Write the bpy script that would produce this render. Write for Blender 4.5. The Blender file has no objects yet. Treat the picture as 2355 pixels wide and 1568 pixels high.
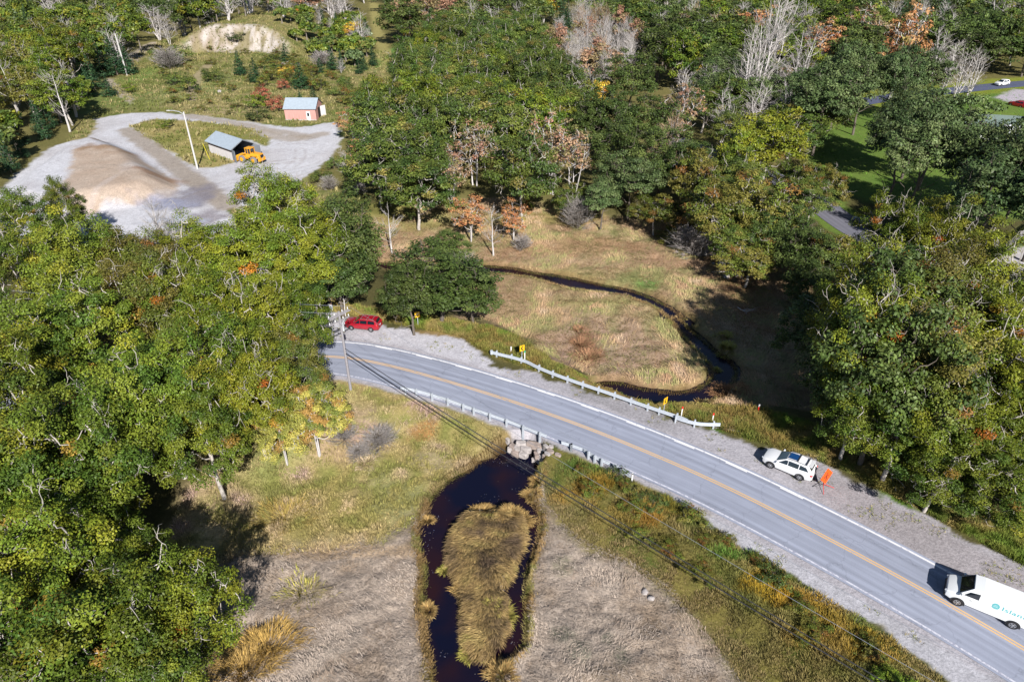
import bpy, bmesh, math, random
import numpy as np
from mathutils import Vector, Matrix
R = math.radians
scene = bpy.context.scene

# ------------------------------------------------------------------ camera
CAMH, PITCH = 43.5, R(32.0)
K, CX, CY = 1569.8, 1177.0, 784.0        # the photograph's own scale: focal length and centre, for surveying the ground from it
cam_d = bpy.data.cameras.new('camera'); cam = bpy.data.objects.new('camera', cam_d)
scene.collection.objects.link(cam); scene.camera = cam
cam.location = (0, 0, CAMH); cam.rotation_euler = (R(90) - PITCH, 0, 0)
cam_d.sensor_width = 36; cam_d.lens = 24.0; cam_d.clip_start = 0.5; cam_d.clip_end = 4000

# ------------------------------------------------------------------ light
SUN_EL = R(34.8); SH = R(-16.0)           # shadows run towards azimuth -16 deg from +y
world = bpy.data.worlds.new('World'); scene.world = world; world.use_nodes = True
wn = world.node_tree; bg = wn.nodes['Background']
sky = wn.nodes.new('ShaderNodeTexSky'); sky.sky_type = 'NISHITA'; sky.sun_disc = False
sky.sun_elevation = SUN_EL; sky.sun_rotation = SH + math.pi
sky.dust_density = .3; sky.ozone_density = 2.0
scene.cycles.diffuse_bounces = 2
wn.links.new(sky.outputs[0], bg.inputs[0]); bg.inputs[1].default_value = 0.05
sd_ = bpy.data.lights.new('sun', 'SUN'); sun = bpy.data.objects.new('sun', sd_); scene.collection.objects.link(sun)
sd_.energy = 5.0; sd_.angle = R(0.5); sd_.color = (1.0, 0.955, 0.89)
sv = Vector((math.sin(SH) * math.cos(SUN_EL), math.cos(SH) * math.cos(SUN_EL), -math.sin(SUN_EL)))
sun.rotation_euler = sv.to_track_quat('-Z', 'Y').to_euler()
scene.view_settings.view_transform = 'Standard'; scene.view_settings.look = 'None'
scene.view_settings.exposure = 0.92; scene.view_settings.gamma = 1.0

rng = np.random.default_rng(7); random.seed(7)
col = scene.collection

# ------------------------------------------------------------------ survey + numeric helpers
def at(px, py, z=0.0):
    """ground point seen at photo position (px,py) if the ground there lies at height z"""
    x = px - CX; y = py - CY
    d = (x, K * math.cos(PITCH) - y * math.sin(PITCH), -K * math.sin(PITCH) - y * math.cos(PITCH))
    t = (CAMH - z) / -d[2]
    return (d[0] * t, d[1] * t)
def atl(pts, z=0.0): return [at(a, b, z) for a, b in pts]
def c5(pts): return [(a / 2.775 + 753.3, b / 2.775 + 470.8) for a, b in pts]
def c6(pts): return [(a / 2.775 + 1506.6, b / 2.775 + 470.8) for a, b in pts]
def c8(pts): return [(a / 2.775 + 753.3, b / 2.775 + 1002.8) for a, b in pts]
def c1(pts): return [(a / 2.775, b / 2.775) for a, b in pts]

def hsh(ix, iy, s):
    n = (ix.astype(np.int64) * 374761393 + iy.astype(np.int64) * 668265263 + s * 1442695041) & 0x7fffffff
    n = ((n ^ (n >> 13)) * 1274126177) & 0x7fffffff
    return ((n ^ (n >> 16)) & 0xffffff) / float(0xffffff)
def noise(x, y, s=0):
    ix = np.floor(x); iy = np.floor(y); fx = x - ix; fy = y - iy
    fx = fx * fx * (3 - 2 * fx); fy = fy * fy * (3 - 2 * fy)
    a = hsh(ix, iy, s); b = hsh(ix + 1, iy, s); c = hsh(ix, iy + 1, s); d = hsh(ix + 1, iy + 1, s)
    return (a * (1 - fx) + b * fx) * (1 - fy) + (c * (1 - fx) + d * fx) * fy
def fbm(x, y, s=0, o=3):
    r = 0; a = .5; t = 0
    for i in range(o):
        r = r + a * noise(x, y, s + i * 17); t += a; a *= .5; x = x * 2.03 + 11.3; y = y * 2.03 + 5.7
    return r / t
def sm(x): x = np.clip(x, 0, 1); return x * x * (3 - 2 * x)
def sdp(x, y, poly, reach=40):
    """signed distance to polygon, negative inside"""
    x = np.asarray(x, float); y = np.asarray(y, float)
    P = np.array(poly); out = np.full(x.shape, 1e3)
    m = (x > P[:, 0].min() - reach) & (x < P[:, 0].max() + reach) & (y > P[:, 1].min() - reach) & (y < P[:, 1].max() + reach)
    if not m.any(): return out
    X = x[m]; Y = y[m]; d = np.full(X.shape, 1e9); ins = np.zeros(X.shape, bool)
    for i in range(len(P)):
        ax, ay = P[i - 1]; bx, by = P[i]
        ex, ey = bx - ax, by - ay; wx, wy = X - ax, Y - ay
        t = np.clip((wx * ex + wy * ey) / max(ex * ex + ey * ey, 1e-9), 0, 1)
        d = np.minimum(d, (wx - t * ex) ** 2 + (wy - t * ey) ** 2)
        c = (ay > Y) != (by > Y)
        ins ^= c & (X < (bx - ax) * (Y - ay) / (by - ay if by != ay else 1e-9) + ax)
    d = np.sqrt(d); d[ins] *= -1; out[m] = d
    return out
def pld(x, y, line, reach=60):
    x = np.asarray(x, float); y = np.asarray(y, float); P = np.array(line); out = np.full(x.shape, 1e3)
    m = (x > P[:, 0].min() - reach) & (x < P[:, 0].max() + reach) & (y > P[:, 1].min() - reach) & (y < P[:, 1].max() + reach)
    if not m.any(): return out
    X = x[m]; Y = y[m]; d = np.full(X.shape, 1e9)
    for i in range(1, len(P)):
        ax, ay = P[i - 1]; bx, by = P[i]; ex, ey = bx - ax, by - ay; wx, wy = X - ax, Y - ay
        t = np.clip((wx * ex + wy * ey) / max(ex * ex + ey * ey, 1e-9), 0, 1)
        d = np.minimum(d, (wx - t * ex) ** 2 + (wy - t * ey) ** 2)
    out[m] = np.sqrt(d); return out
def smooth_line(pts, step=1.0, it=3):
    P = np.array(pts, float)
    for _ in range(it):
        Q = [P[0]]
        for i in range(len(P) - 1): Q += [P[i] * .75 + P[i + 1] * .25, P[i] * .25 + P[i + 1] * .75]
        P = np.array(Q + [P[-1]])
    s = np.r_[0, np.cumsum(np.hypot(*np.diff(P, axis=0).T))]
    n = max(2, int(s[-1] / step)); t = np.linspace(0, s[-1], n)
    return np.c_[np.interp(t, s, P[:, 0]), np.interp(t, s, P[:, 1])]
def normals(L):
    T = np.gradient(L, axis=0); T /= np.linalg.norm(T, axis=1)[:, None]
    return np.c_[-T[:, 1], T[:, 0]]

def lin(c):
    c = np.array(c, float) / 255
    return np.where(c < .04045, c / 12.92, ((c + .055) / 1.055) ** 2.4)
def C(r, g, b, k=.50): return lin((r, g, b)) * k      # sunlit look -> base colour

# ------------------------------------------------------------------ materials
def mat(name, color=(.5, .5, .5), rough=.8, metal=0, spec=.3, nscale=0, namt=0, bump=0, bscale=20, attr=None, emit=None, coat=0, objvar=0, detail=4):
    m = bpy.data.materials.new(name); m.use_nodes = True; nt = m.node_tree; N = nt.nodes; Lk = nt.links
    b = N['Principled BSDF']; b.inputs['Roughness'].default_value = rough; b.inputs['Metallic'].default_value = metal
    b.inputs['Specular IOR Level'].default_value = spec; b.inputs['Coat Weight'].default_value = coat
    src = None
    if attr:
        a = N.new('ShaderNodeAttribute'); a.attribute_name = attr; src = a.outputs['Color']
    else:
        a = N.new('ShaderNodeRGB'); a.outputs[0].default_value = (*color, 1); src = a.outputs[0]
    tc = N.new('ShaderNodeTexCoord')
    if namt:
        n = N.new('ShaderNodeTexNoise'); n.inputs['Scale'].default_value = nscale; n.inputs['Detail'].default_value = detail
        Lk.new(tc.outputs['Object'], n.inputs['Vector'])
        mr = N.new('ShaderNodeMapRange'); mr.inputs[1].default_value = .25; mr.inputs[2].default_value = .75
        mr.inputs[3].default_value = 1 - namt; mr.inputs[4].default_value = 1 + namt; Lk.new(n.outputs[0], mr.inputs[0])
        vm = N.new('ShaderNodeVectorMath'); vm.operation = 'SCALE'; Lk.new(src, vm.inputs[0]); Lk.new(mr.outputs[0], vm.inputs['Scale']); src = vm.outputs[0]
    if objvar:
        oi = N.new('ShaderNodeObjectInfo'); hs = N.new('ShaderNodeHueSaturation')
        m1 = N.new('ShaderNodeMapRange'); m1.inputs[3].default_value = .5 - .014 * objvar; m1.inputs[4].default_value = .5 + .010 * objvar; Lk.new(oi.outputs['Random'], m1.inputs[0]); Lk.new(m1.outputs[0], hs.inputs['Hue'])
        m2 = N.new('ShaderNodeMapRange'); mf = N.new('ShaderNodeMath'); mf.operation = 'FRACT'; mm = N.new('ShaderNodeMath'); mm.operation = 'MULTIPLY'; mm.inputs[1].default_value = 7.31
        Lk.new(oi.outputs['Random'], mm.inputs[0]); Lk.new(mm.outputs[0], mf.inputs[0]); Lk.new(mf.outputs[0], m2.inputs[0])
        m2.inputs[3].default_value = 1 - .25 * objvar; m2.inputs[4].default_value = 1 + .25 * objvar; Lk.new(m2.outputs[0], hs.inputs['Value'])
        Lk.new(src, hs.inputs['Color']); src = hs.outputs[0]
    Lk.new(src, b.inputs['Base Color'])
    if bump:
        n = N.new('ShaderNodeTexNoise'); n.inputs['Scale'].default_value = bscale; n.inputs['Detail'].default_value = 5
        Lk.new(tc.outputs['Object'], n.inputs['Vector'])
        bp = N.new('ShaderNodeBump'); bp.inputs['Strength'].default_value = bump; bp.inputs['Distance'].default_value = .1
        Lk.new(n.outputs[0], bp.inputs['Height']); Lk.new(bp.outputs[0], b.inputs['Normal'])
    if emit: b.inputs['Emission Color'].default_value = (*emit, 1); b.inputs['Emission Strength'].default_value = 1
    return m

# ------------------------------------------------------------------ mesh helpers
def tag(o, label=None, cat=None, group=None, kind=None):
    if label: o['label'] = label
    if cat: o['category'] = cat
    if group: o['group'] = group
    if kind: o['kind'] = kind
    return o
def link(name, me, m=None, parent=None):
    o = bpy.data.objects.new(name, me); col.objects.link(o)
    if m is not None and len(me.materials) == 0: me.materials.append(m)
    if parent: o.parent = parent
    return o
def empty(name, loc, rz=0, label=None, cat=None, group=None):
    o = bpy.data.objects.new(name, None); col.objects.link(o); o.location = loc; o.rotation_euler = (0, 0, rz)
    o.empty_display_size = .5
    return tag(o, label, cat, group)
def npmesh(name, V, F, cols=None, smooth=False):
    """V (n,3), F (m,k) equal sized faces, cols (n,3) vertex colours"""
    me = bpy.data.meshes.new(name); V = np.asarray(V, np.float32); F = np.asarray(F, np.int32); k = F.shape[1]
    me.vertices.add(len(V)); me.vertices.foreach_set('co', V.ravel())
    me.loops.add(F.size); me.loops.foreach_set('vertex_index', F.ravel())
    me.polygons.add(len(F)); me.polygons.foreach_set('loop_start', np.arange(0, F.size, k, dtype=np.int32))
    try: me.polygons.foreach_set('loop_total', np.full(len(F), k, np.int32))
    except Exception: pass
    if cols is not None:
        a = me.color_attributes.new('Col', 'FLOAT_COLOR', 'POINT')
        a.data.foreach_set('color', np.c_[cols, np.ones(len(cols))].astype(np.float32).ravel())
    if smooth: me.polygons.foreach_set('use_smooth', np.ones(len(F), bool))
    me.update(calc_edges=True); return me

class MB:
    """collects primitive shapes and links them as ONE mesh object"""
    def __init__(s): s.v = []; s.f = []; s.n = 0
    def add(s, V, F):
        s.v += [tuple(p) for p in V]; s.f += [tuple(i + s.n for i in f) for f in F]; s.n += len(V); return s
    def box(s, c, d, rz=0, M=None):
        x, y, z = d[0] / 2, d[1] / 2, d[2] / 2
        V = [Vector((a * x, b * y, e * z)) for a in (-1, 1) for b in (-1, 1) for e in (-1, 1)]
        M2 = Matrix.Translation(c) @ Matrix.Rotation(rz, 4, 'Z')
        if M is not None: M2 = M2 @ M
        V = [M2 @ p for p in V]
        return s.add(V, [(0, 1, 3, 2), (4, 6, 7, 5), (0, 4, 5, 1), (2, 3, 7, 6), (0, 2, 6, 4), (1, 5, 7, 3)])
    def tube(s, pts, r, n=8, r2=None, caps=True):
        pts = [Vector(p) for p in pts]; k = len(pts)
        rad = [r + ((r2 if r2 is not None else r) - r) * i / max(k - 1, 1) for i in range(k)] if not isinstance(r, (list, tuple)) else r
        V = []; up = None
        for i, p in enumerate(pts):
            t = (pts[min(i + 1, k - 1)] - pts[max(i - 1, 0)]).normalized()
            if up is None: up = t.orthogonal().normalized()
            a = (up - t * up.dot(t)).normalized(); up = a; b = t.cross(a)
            for j in range(n):
                w = 2 * math.pi * j / n; V.append(p + (a * math.cos(w) + b * math.sin(w)) * rad[i])
        F = [(i * n + j, i * n + (j + 1) % n, (i + 1) * n + (j + 1) % n, (i + 1) * n + j) for i in range(k - 1) for j in range(n)]
        if caps: F += [tuple(range(n))[::-1], tuple((k - 1) * n + j for j in range(n))]
        return s.add(V, F)
    def disc(s, c, axis, r, h, n=20, r2=None):
        a = Vector(axis).normalized() * h / 2; c = Vector(c)
        return s.tube([c - a, c + a], [r, r2 if r2 is not None else r], n)
    def quad(s, a, b, c, d): return s.add([a, b, c, d], [(0, 1, 2, 3)])
    def prism(s, poly, z0, z1, M=None):
        n = len(poly); V = [Vector((x, y, z0)) for x, y in poly] + [Vector((x, y, z1)) for x, y in poly]
        if M is not None: V = [M @ p for p in V]
        return s.add(V, [tuple(range(n))[::-1], tuple(range(n, 2 * n))] + [(i, (i + 1) % n, n + (i + 1) % n, n + i) for i in range(n)])
    def build(s, name, m, parent=None, smooth=False, bevel=0):
        me = bpy.data.meshes.new(name); me.from_pydata(s.v, [], s.f); me.update()
        bm = bmesh.new(); bm.from_mesh(me)
        if bevel:
            bmesh.ops.remove_doubles(bm, verts=bm.verts, dist=1e-5)
            bmesh.ops.bevel(bm, geom=list(bm.edges), offset=bevel, segments=2, affect='EDGES', clamp_overlap=True)
        bmesh.ops.recalc_face_normals(bm, faces=bm.faces); bm.to_mesh(me); bm.free()
        if smooth:
            for p in me.polygons: p.use_smooth = True
            try: me.set_sharp_from_angle(angle=R(24))
            except Exception: pass
        return link(name, me, m, parent)

# ------------------------------------------------------------------ the plan of the place
WZ, MZ = -2.05, -1.5                                   # water level, marsh level
CL = [(-260, 905), (0, 893), (230, 874), (430, 851), (600, 829), (700, 818), (800, 821), (900, 841), (1000, 868), (1100, 898), (1200, 930), (1300, 965), (1400, 1003), (1500, 1044), (1600, 1087),
      (1700, 1134), (1800, 1184), (1900, 1236), (2000, 1289), (2100, 1344), (2200, 1400), (2354, 1490), (2600, 1640), (3000, 1900)]
road_c = smooth_line(atl(CL), 1.0)
pond = atl(c8([(1290, 95), (1180, 90), (1100, 120), (1060, 145), (980, 170), (920, 230), (800, 280), (700, 370), (660, 430), (640, 520), (590, 590), (590, 700), (640, 850), (625, 950), (620, 1000), (610, 1120), (640, 1180), (650, 1330), (680, 1430), (680, 1568), (690, 1900), (900, 2300),
   (1150, 2300), (1060, 1900), (1040, 1568), (1060, 1490), (1130, 1430), (1180, 1410), (1240, 1350), (1250, 1280), (1255, 1100), (1250, 950), (1270, 850), (1320, 720), (1345, 600), (1345, 500), (1300, 450), (1260, 400), (1330, 320), (1320, 250), (1360, 180), (1330, 120)]), WZ)
isl = atl(c8([(850, 490), (960, 460), (1080, 450), (1150, 440), (1240, 480), (1280, 560), (1290, 650), (1250, 760), (1220, 830), (1160, 960), (1180, 1100), (1170, 1230), (1130, 1330), (1070, 1440), (1000, 1450), (930, 1440), (860, 1380), (840, 1290), (830, 1180), (830, 1050), (810, 960), (770, 880), (730, 800), (740, 700), (790, 560)]), -1.7)
stream = atl(c5([(300, 380), (600, 405), (900, 400), (1060, 405), (1180, 415), (1300, 445), (1440, 460), (1600, 490), (1750, 525), (1900, 550), (2050, 600), (2200, 680), (2300, 760)]) +
   c6([(100, 690), (200, 800), (280, 860), (340, 920), (400, 970), (470, 1010), (505, 1060), (485, 1120), (420, 1210), (330, 1262), (200, 1285)]) + c5([(2352, 1325), (2080, 1318), (1950, 1288), (1850, 1245), (1720, 1195), (1700, 1165),
   (1780, 1152), (1880, 1155), (1960, 1180), (2050, 1200), (2200, 1210)]) + c6([(0, 1210), (60, 1215), (180, 1215), (280, 1190), (350, 1150), (390, 1080), (370, 1020), (300, 950), (230, 880), (150, 790), (60, 712)]) +
   c5([(2270, 810), (2170, 700), (2080, 640), (1950, 590), (1800, 560), (1650, 545), (1540, 530), (1400, 490), (1300, 465), (1180, 445), (1060, 435), (900, 430), (600, 440), (300, 410)]), WZ)
marsh = atl([(-200, 1330), (300, 1290), (520, 1235), (560, 1120), (800, 1040), (950, 975), (1100, 1000), (1190, 1040), (1290, 1085), (1330, 1150), (1440, 1240), (1600, 1350), (1780, 1480), (1900, 1600), (2000, 1900), (2000, 2500), (-600, 2500)], MZ)
marsh2 = atl([(840, 560), (900, 500), (1000, 470), (1180, 470), (1420, 500), (1560, 530), (1700, 560), (1900, 600), (1960, 700), (1970, 850), (1900, 950), (1780, 950), (1640, 945), (1500, 905), (1380, 885), (1260, 830), (1150, 760), (1060, 745), (880, 650)], MZ)
pull = atl([(560, 765), (745, 705), (800, 745), (880, 748), (1000, 770), (1060, 785), (1095, 810), (1140, 838), (1250, 872), (1330, 905), (1100, 880), (900, 830), (700, 810), (520, 830)])
sh_up = atl([(1130, 835), (1240, 862), (1400, 915), (1560, 965), (1640, 990), (1710, 1018), (1770, 1035), (1860, 1050), (1930, 1085), (2000, 1125), (2060, 1158), (2150, 1195), (2230, 1245), (2354, 1300), (2600, 1430), (2600, 1650), (2200, 1380), (1800, 1160), (1300, 930)])
sh_lo = atl([(1380, 1052), (1450, 1085), (1520, 1128), (1560, 1158), (1620, 1195), (1690, 1250), (1780, 1300), (1900, 1372), (2000, 1432), (2090, 1495), (2180, 1568), (2400, 1760), (2800, 1850), (2354, 1520), (2000, 1310), (1700, 1150)])
pit = atl(c1([(-400, 1500), (0, 1230), (120, 1100), (260, 1000), (340, 930), (450, 910), (560, 880), (620, 820), (620, 760), (760, 730), (1000, 720), (1300, 745), (1500, 775), (1700, 800), (1900, 822), (2150, 780), (2180, 900), (2120, 1000), (2030, 1080), (1850, 1190), (1750, 1250), (1650, 1300), (1450, 1330), (1500, 1450), (1480, 1600), (1400, 1750), (1330, 1900), (1250, 1700), (1100, 1560), (600, 1560), (-400, 1700)]))
pit_isle = atl(c1([(820, 810), (980, 765), (1250, 775), (1600, 820), (1720, 880), (1700, 930), (1600, 900), (1520, 890), (1450, 1000), (1500, 1040), (1400, 1060), (1270, 1070), (1180, 1030), (1050, 950), (900, 860)]))
drive = [at(*p) for p in [(520, 560), (500, 640), (490, 730), (520, 780), (600, 805)]]
mound = atl(c1([(-60, 1330), (60, 1150), (330, 960), (560, 890), (700, 880), (900, 960), (1100, 1100), (1140, 1170), (1060, 1240), (900, 1290), (560, 1340), (200, 1400)]), 1.0)
sandface = atl(c1([(500, 1010), (760, 970), (900, 1000), (1050, 1080), (1140, 1165), (1100, 1210), (1000, 1260), (850, 1290), (700, 1290), (560, 1340), (400, 1320), (460, 1150)]), 1.0)
cliff_l = atl([(425, 150), (440, 118), (500, 120), (560, 124), (600, 118), (650, 122), (690, 128)], 0)          # foot of the sand bank
lawn = atl([(1870, 290), (1990, 250), (2180, 200), (2354, 190), (2500, 230), (2500, 470), (2354, 500), (2200, 520), (2000, 470), (1930, 440), (1850, 400)])
broad = smooth_line(atl([(1500, 300), (1575, 330), (1640, 355), (1760, 400), (1850, 440), (1905, 485), (1960, 525), (2060, 580), (2180, 640), (2330, 730), (2480, 830)]), 1.5)
froad = smooth_line(atl([(1900, 250), (2050, 222), (2170, 211), (2260, 201), (2354, 192), (2600, 175)]), 3)
rgrav = atl([(2175, 640), (2230, 615), (2290, 590), (2354, 560), (2500, 500), (2500, 640), (2354, 650), (2260, 660)])
trail = [at(*p) for p in [(905, 190), (895, 150), (880, 110), (868, 70), (862, 30), (858, 0)]]
track = [at(*p) for p in [(440, 230), (445, 200), (455, 175), (480, 150)]]
def cliff_h(x, y):
    # a low hill whose near side is cut to a bare bank
    cx, cy = at(548, 118); u = (x - cx) / 23; fy = y - (cy - 2 - 10 * u * u) + 4.5 * (noise(x / 6, y / 9, 91) - .5) + 2 * (noise(x / 2, y / 5, 92) - .5)
    return 8.5 * sm(fy / 9) * sm(1.35 - np.abs(u)) * sm(1.6 - fy / 60)
def water_d(x, y):
    return np.minimum(np.maximum(sdp(x, y, pond, 8) - .3, -sdp(x, y, isl, 12) - .5), sdp(x, y, stream, 8) - .8)
def height(x, y):
    x = np.asarray(x, float); y = np.asarray(y, float)
    h = .5 * (fbm(x / 22, y / 22, 3) - .3)
    wob = 1.2 * (noise(x / 3, y / 3, 9) - .5)
    md = np.minimum(sdp(x, y, marsh, 12), sdp(x, y, marsh2, 12)) + wob
    k = sm(.5 - md / 5); h = h * (1 - k) + MZ * k
    h = h + k * (.5 * (fbm(x / 1.3, y / 1.0, 21, 3) - .5) + .25 * (fbm(x / 7, y / 7, 5, 2) - .5))
    dm = sdp(x, y, mound, 5); h = h + 2.9 * sm(-dm / 6.0)
    h = h + cliff_h(x, y)
    gd = np.minimum.reduce([pld(x, y, road_c, 12) - 4.3, sdp(x, y, pull, 8), sdp(x, y, sh_up, 8), sdp(x, y, sh_lo, 8)])
    k = 1 - sm(gd / 3.2); h = h * (1 - k) - .05 * k
    gd = np.minimum(pld(x, y, broad, 12) - 3.5, pld(x, y, froad, 12) - 4); k = 1 - sm(gd / 3); h = h * (1 - k) - .05 * k
    di = sdp(x, y, isl, 6); k = sm(-.2 - di / 1.6); h = h + k * .3
    wd = water_d(x, y) + .3 * (noise(x * 1.7, y * 1.7, 31) - .5)
    h = np.where(wd < .6, np.minimum(h, -3.0 + (h + 3.0) * sm((wd + .42) / .8)), h)
    return h
def hz(x, y): return float(height(np.array([x]), np.array([y]))[0])

# ------------------------------------------------------------------ ground sheet
ys = np.r_[np.linspace(-70, 7, 16), np.exp(np.linspace(math.log(9), math.log(1500), 1050))]
us = np.linspace(-1, 1, 541); us = us * (.72 + .28 * us ** 4) / 1.0
GX = us[None, :] * (1.05 * np.maximum(ys, 25)[:, None] + 42); GY = np.repeat(ys[:, None], len(us), 1)
gx = GX.ravel(); gy = GY.ravel()
gh = height(gx, gy)
col_a = np.empty((len(gx), 3)); col_a[:] = C(104, 100, 62)
n1 = fbm(gx / 9, gy / 9, 40); n2 = fbm(gx / 2.2, gy / 2.2, 60); n3 = noise(gx / .5, gy / .5, 80)
ew = (n2 - .5) * 2.2 + (n3 - .5) * .6
def paint(d, c, width=1.0, amt=1.0, rough=1.0):
    k = (sm(.5 - (d + ew * rough) / width) * amt)[:, None]
    col_a[:] = col_a * (1 - k) + np.asarray(c) * k
def mix(a, b, t): t = t[:, None]; return np.asarray(a) * (1 - t) + np.asarray(b) * t
def blob(px, py, rx, ry, c, z=MZ, amt=.8, soft=1.0):
    x0, y0 = at(px, py, z); x1, _ = at(px + rx, py, z); _, y1 = at(px, py - ry, z)
    d = np.sqrt(((gx - x0) / abs(x1 - x0)) ** 2 + ((gy - y0) / abs(y1 - y0)) ** 2) - 1
    k = (sm(.5 - (d + (n2 - .5) * 1.5) / (.9 * soft)) * amt)[:, None]
    col_a[:] = col_a * (1 - k) + np.asarray(c) * k
far_scrub = mix(C(120, 118, 66), C(150, 140, 90), n1)
k = sm((gy - 110) / 20)[:, None]; col_a[:] = col_a * (1 - k) + far_scrub * k
# grassy slopes round the pit
pitfield = atl([(60, 420), (150, 330), (260, 190), (330, 110), (470, 60), (640, 60), (760, 110), (900, 120), (900, 200), (830, 280), (790, 330), (700, 430), (840, 440), (850, 560), (560, 560), (300, 360)])
paint(sdp(gx, gy, pitfield, 8), mix(mix(C(138, 140, 80), C(172, 160, 110), sm(n1 * 2 - .5)), C(116, 128, 66), sm(n2 * 3 - 1.4)), 3)
for b in [(240, 235, 90, 25, C(128, 150, 80)), (450, 200, 70, 30, C(150, 165, 100)), (520, 255, 60, 12, C(196, 176, 134)), (340, 170, 40, 22, C(120, 158, 72)), (400, 345, 30, 20, C(196, 180, 132)), (890, 130, 16, 22, C(110, 170, 80)), (420, 305, 50, 20, C(126, 148, 66))]:
    blob(*b[:4], b[4], z=0, amt=.7)
paint(pld(gx, gy, track, 20) - 1.6, C(196, 178, 145), 1.5, .8)
paint(pld(gx, gy, trail, 20) - 2.4, C(186, 176, 112), 2, .9)
paint(pld(gx, gy, [at(300, 145), at(330, 115), at(352, 100)], 20) - 2.2, C(210, 195, 175), 1.5, .9)
paint(sdp(gx, gy, atl([(250, 180), (280, 200), (310, 230), (300, 240), (265, 215), (240, 195)]), 8), C(205, 190, 175), 2, .9)
# bare face of the bank
cx_, cy_ = at(548, 118); uu = (gx - cx_) / 23; fy = gy - (cy_ - 2 - 10 * uu * uu) + 4.5 * (noise(gx / 6, gy / 9, 91) - .5)
k = sm(.5 - (np.abs(fy - 4.6) - 4.0 + ew * 2.2 + 2.5 * (n1 - .45) * 3) / 2) * sm((.98 - np.abs(uu - .04)) * 4) * (.55 + .45 * sm(n2 * 5 - 1.6))
col_a[:] = col_a * (1 - k[:, None]) + mix(C(178, 160, 140), C(220, 210, 202), sm(n2 * 3 - 1 + uu * .5)) * k[:, None]
# pit gravel, piles and tracks
paint(sdp(gx, gy, pit, 8), mix(C(236, 236, 244), C(214, 210, 214), sm(n1 * 1.6 - .5)), .8)
paint(sdp(gx, gy, pit_isle, 8), mix(C(150, 150, 80), C(186, 172, 112), sm(n1 * 3 - 1)), 1.2)
for ln, w, c in [([(290, 300), (350, 340), (420, 395), (480, 440), (520, 475)], 4.2, C(176, 160, 140)), ([(430, 268), (520, 282), (620, 300), (700, 315)], 3.2, C(186, 172, 156)), ([(600, 305), (680, 325), (740, 310)], 4, C(190, 176, 160)),
                 ([(190, 345), (235, 330), (225, 350), (265, 350)], 2.2, C(172, 146, 120))]:
    d = pld(gx, gy, smooth_line(atl(ln), 2), 12); paint(d - w / 2 * (1 + .0), c, 1.5, .75, .6)
    st = .5 + .5 * np.sin(d * 5.2); paint(d - w / 2, np.asarray(c) * .82, 1, 1, .3) if False else None
paint(sdp(gx, gy, sandface, 8), mix(C(204, 180, 160), C(222, 204, 188), n2), 1.5)
for b in [(320, 388, 34, 12, C(226, 216, 212)), (380, 425, 22, 10, C(226, 216, 212)), (232, 440, 7, 40, C(222, 206, 196)), (355, 395, 60, 6, C(170, 132, 104)), (240, 348, 52, 8, C(174, 140, 108))]: blob(*b[:4], b[4], z=2, amt=.75)
for b in [(440, 455, 50, 26, C(150, 146, 160)), (470, 500, 40, 20, C(160, 152, 160)), (380, 470, 60, 12, C(176, 180, 204)), (400, 510, 60, 12, C(206, 214, 232))]: blob(*b[:4], b[4], z=0, amt=.8)
paint(pld(gx, gy, drive, 12) - 2.4, C(196, 186, 170), 1, .9)
for k_ in range(16):
    q_ = random.Random(k_ + 3); x0, y0 = at(q_.uniform(600, 745), q_.uniform(315, 440)) if k_ % 3 else at(q_.uniform(240, 520), q_.uniform(330, 470)); a0 = q_.uniform(0, 3.1); r0 = q_.uniform(9, 26); s0 = q_.choice((-1, 1))
    arc = [(x0 + s0 * r0 * (math.cos(a0 + t * .1) - math.cos(a0)), y0 + s0 * r0 * (math.sin(a0 + t * .1) - math.sin(a0))) for t in range(8)]
    dk = pld(gx, gy, arc, 3); dk = np.minimum(np.abs(dk - 1.0) - .22, 9); km = (sm(.5 - dk / .35) * .30 * (sdp(gx, gy, pit, 4) < 0))[:, None]; col_a[:] = col_a * (1 - km) + C(168, 156, 146) * km
# lower field and marsh
field = atl([(380, 1330), (430, 1150), (560, 1000), (800, 870), (930, 900), (1050, 935), (1200, 985), (1290, 1030), (1180, 1045), (1060, 1085), (980, 1150), (960, 1190), (880, 1245), (700, 1262), (540, 1270), (480, 1320)], -1)
lowm = atl([(-200, 1400), (450, 1330), (540, 1265), (700, 1258), (880, 1240), (965, 1180), (1050, 1085), (1150, 1045), (1240, 1060), (1260, 1160), (1330, 1230), (1430, 1280), (1530, 1340), (1610, 1430), (1710, 1568), (1800, 1800), (1900, 2500), (-600, 2500)], MZ)
paint(sdp(gx, gy, field, 8), mix(mix(C(178, 164, 106), C(206, 184, 142), sm(n1 * 3 - 1)), C(148, 150, 84), sm(n2 * 3 - 1.6)), 3)
paint(sdp(gx, gy, lowm, 8), mix(mix(C(204, 186, 170), C(192, 178, 166), n1), C(178, 158, 138), sm(n2 * 2.6 - 1.3)), 4)
for b in [(780, 1020, 70, 40, C(206, 176, 150)), (860, 1010, 40, 40, C(196, 168, 160)), (980, 1000, 40, 20, C(190, 130, 84)), (620, 1080, 60, 45, C(146, 162, 92)), (900, 1130, 60, 70, C(160, 165, 112)), (700, 1170, 120, 60, C(146, 142, 70)), (820, 920, 40, 20, C(206, 178, 130)),
          (1000, 1060, 50, 30, C(202, 184, 150)), (640, 1200, 70, 30, C(190, 172, 112)), (770, 1270, 160, 16, C(206, 176, 138)), (700, 1360, 50, 20, C(166, 150, 96))]: blob(*b[:4], b[4], amt=.65)
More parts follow.
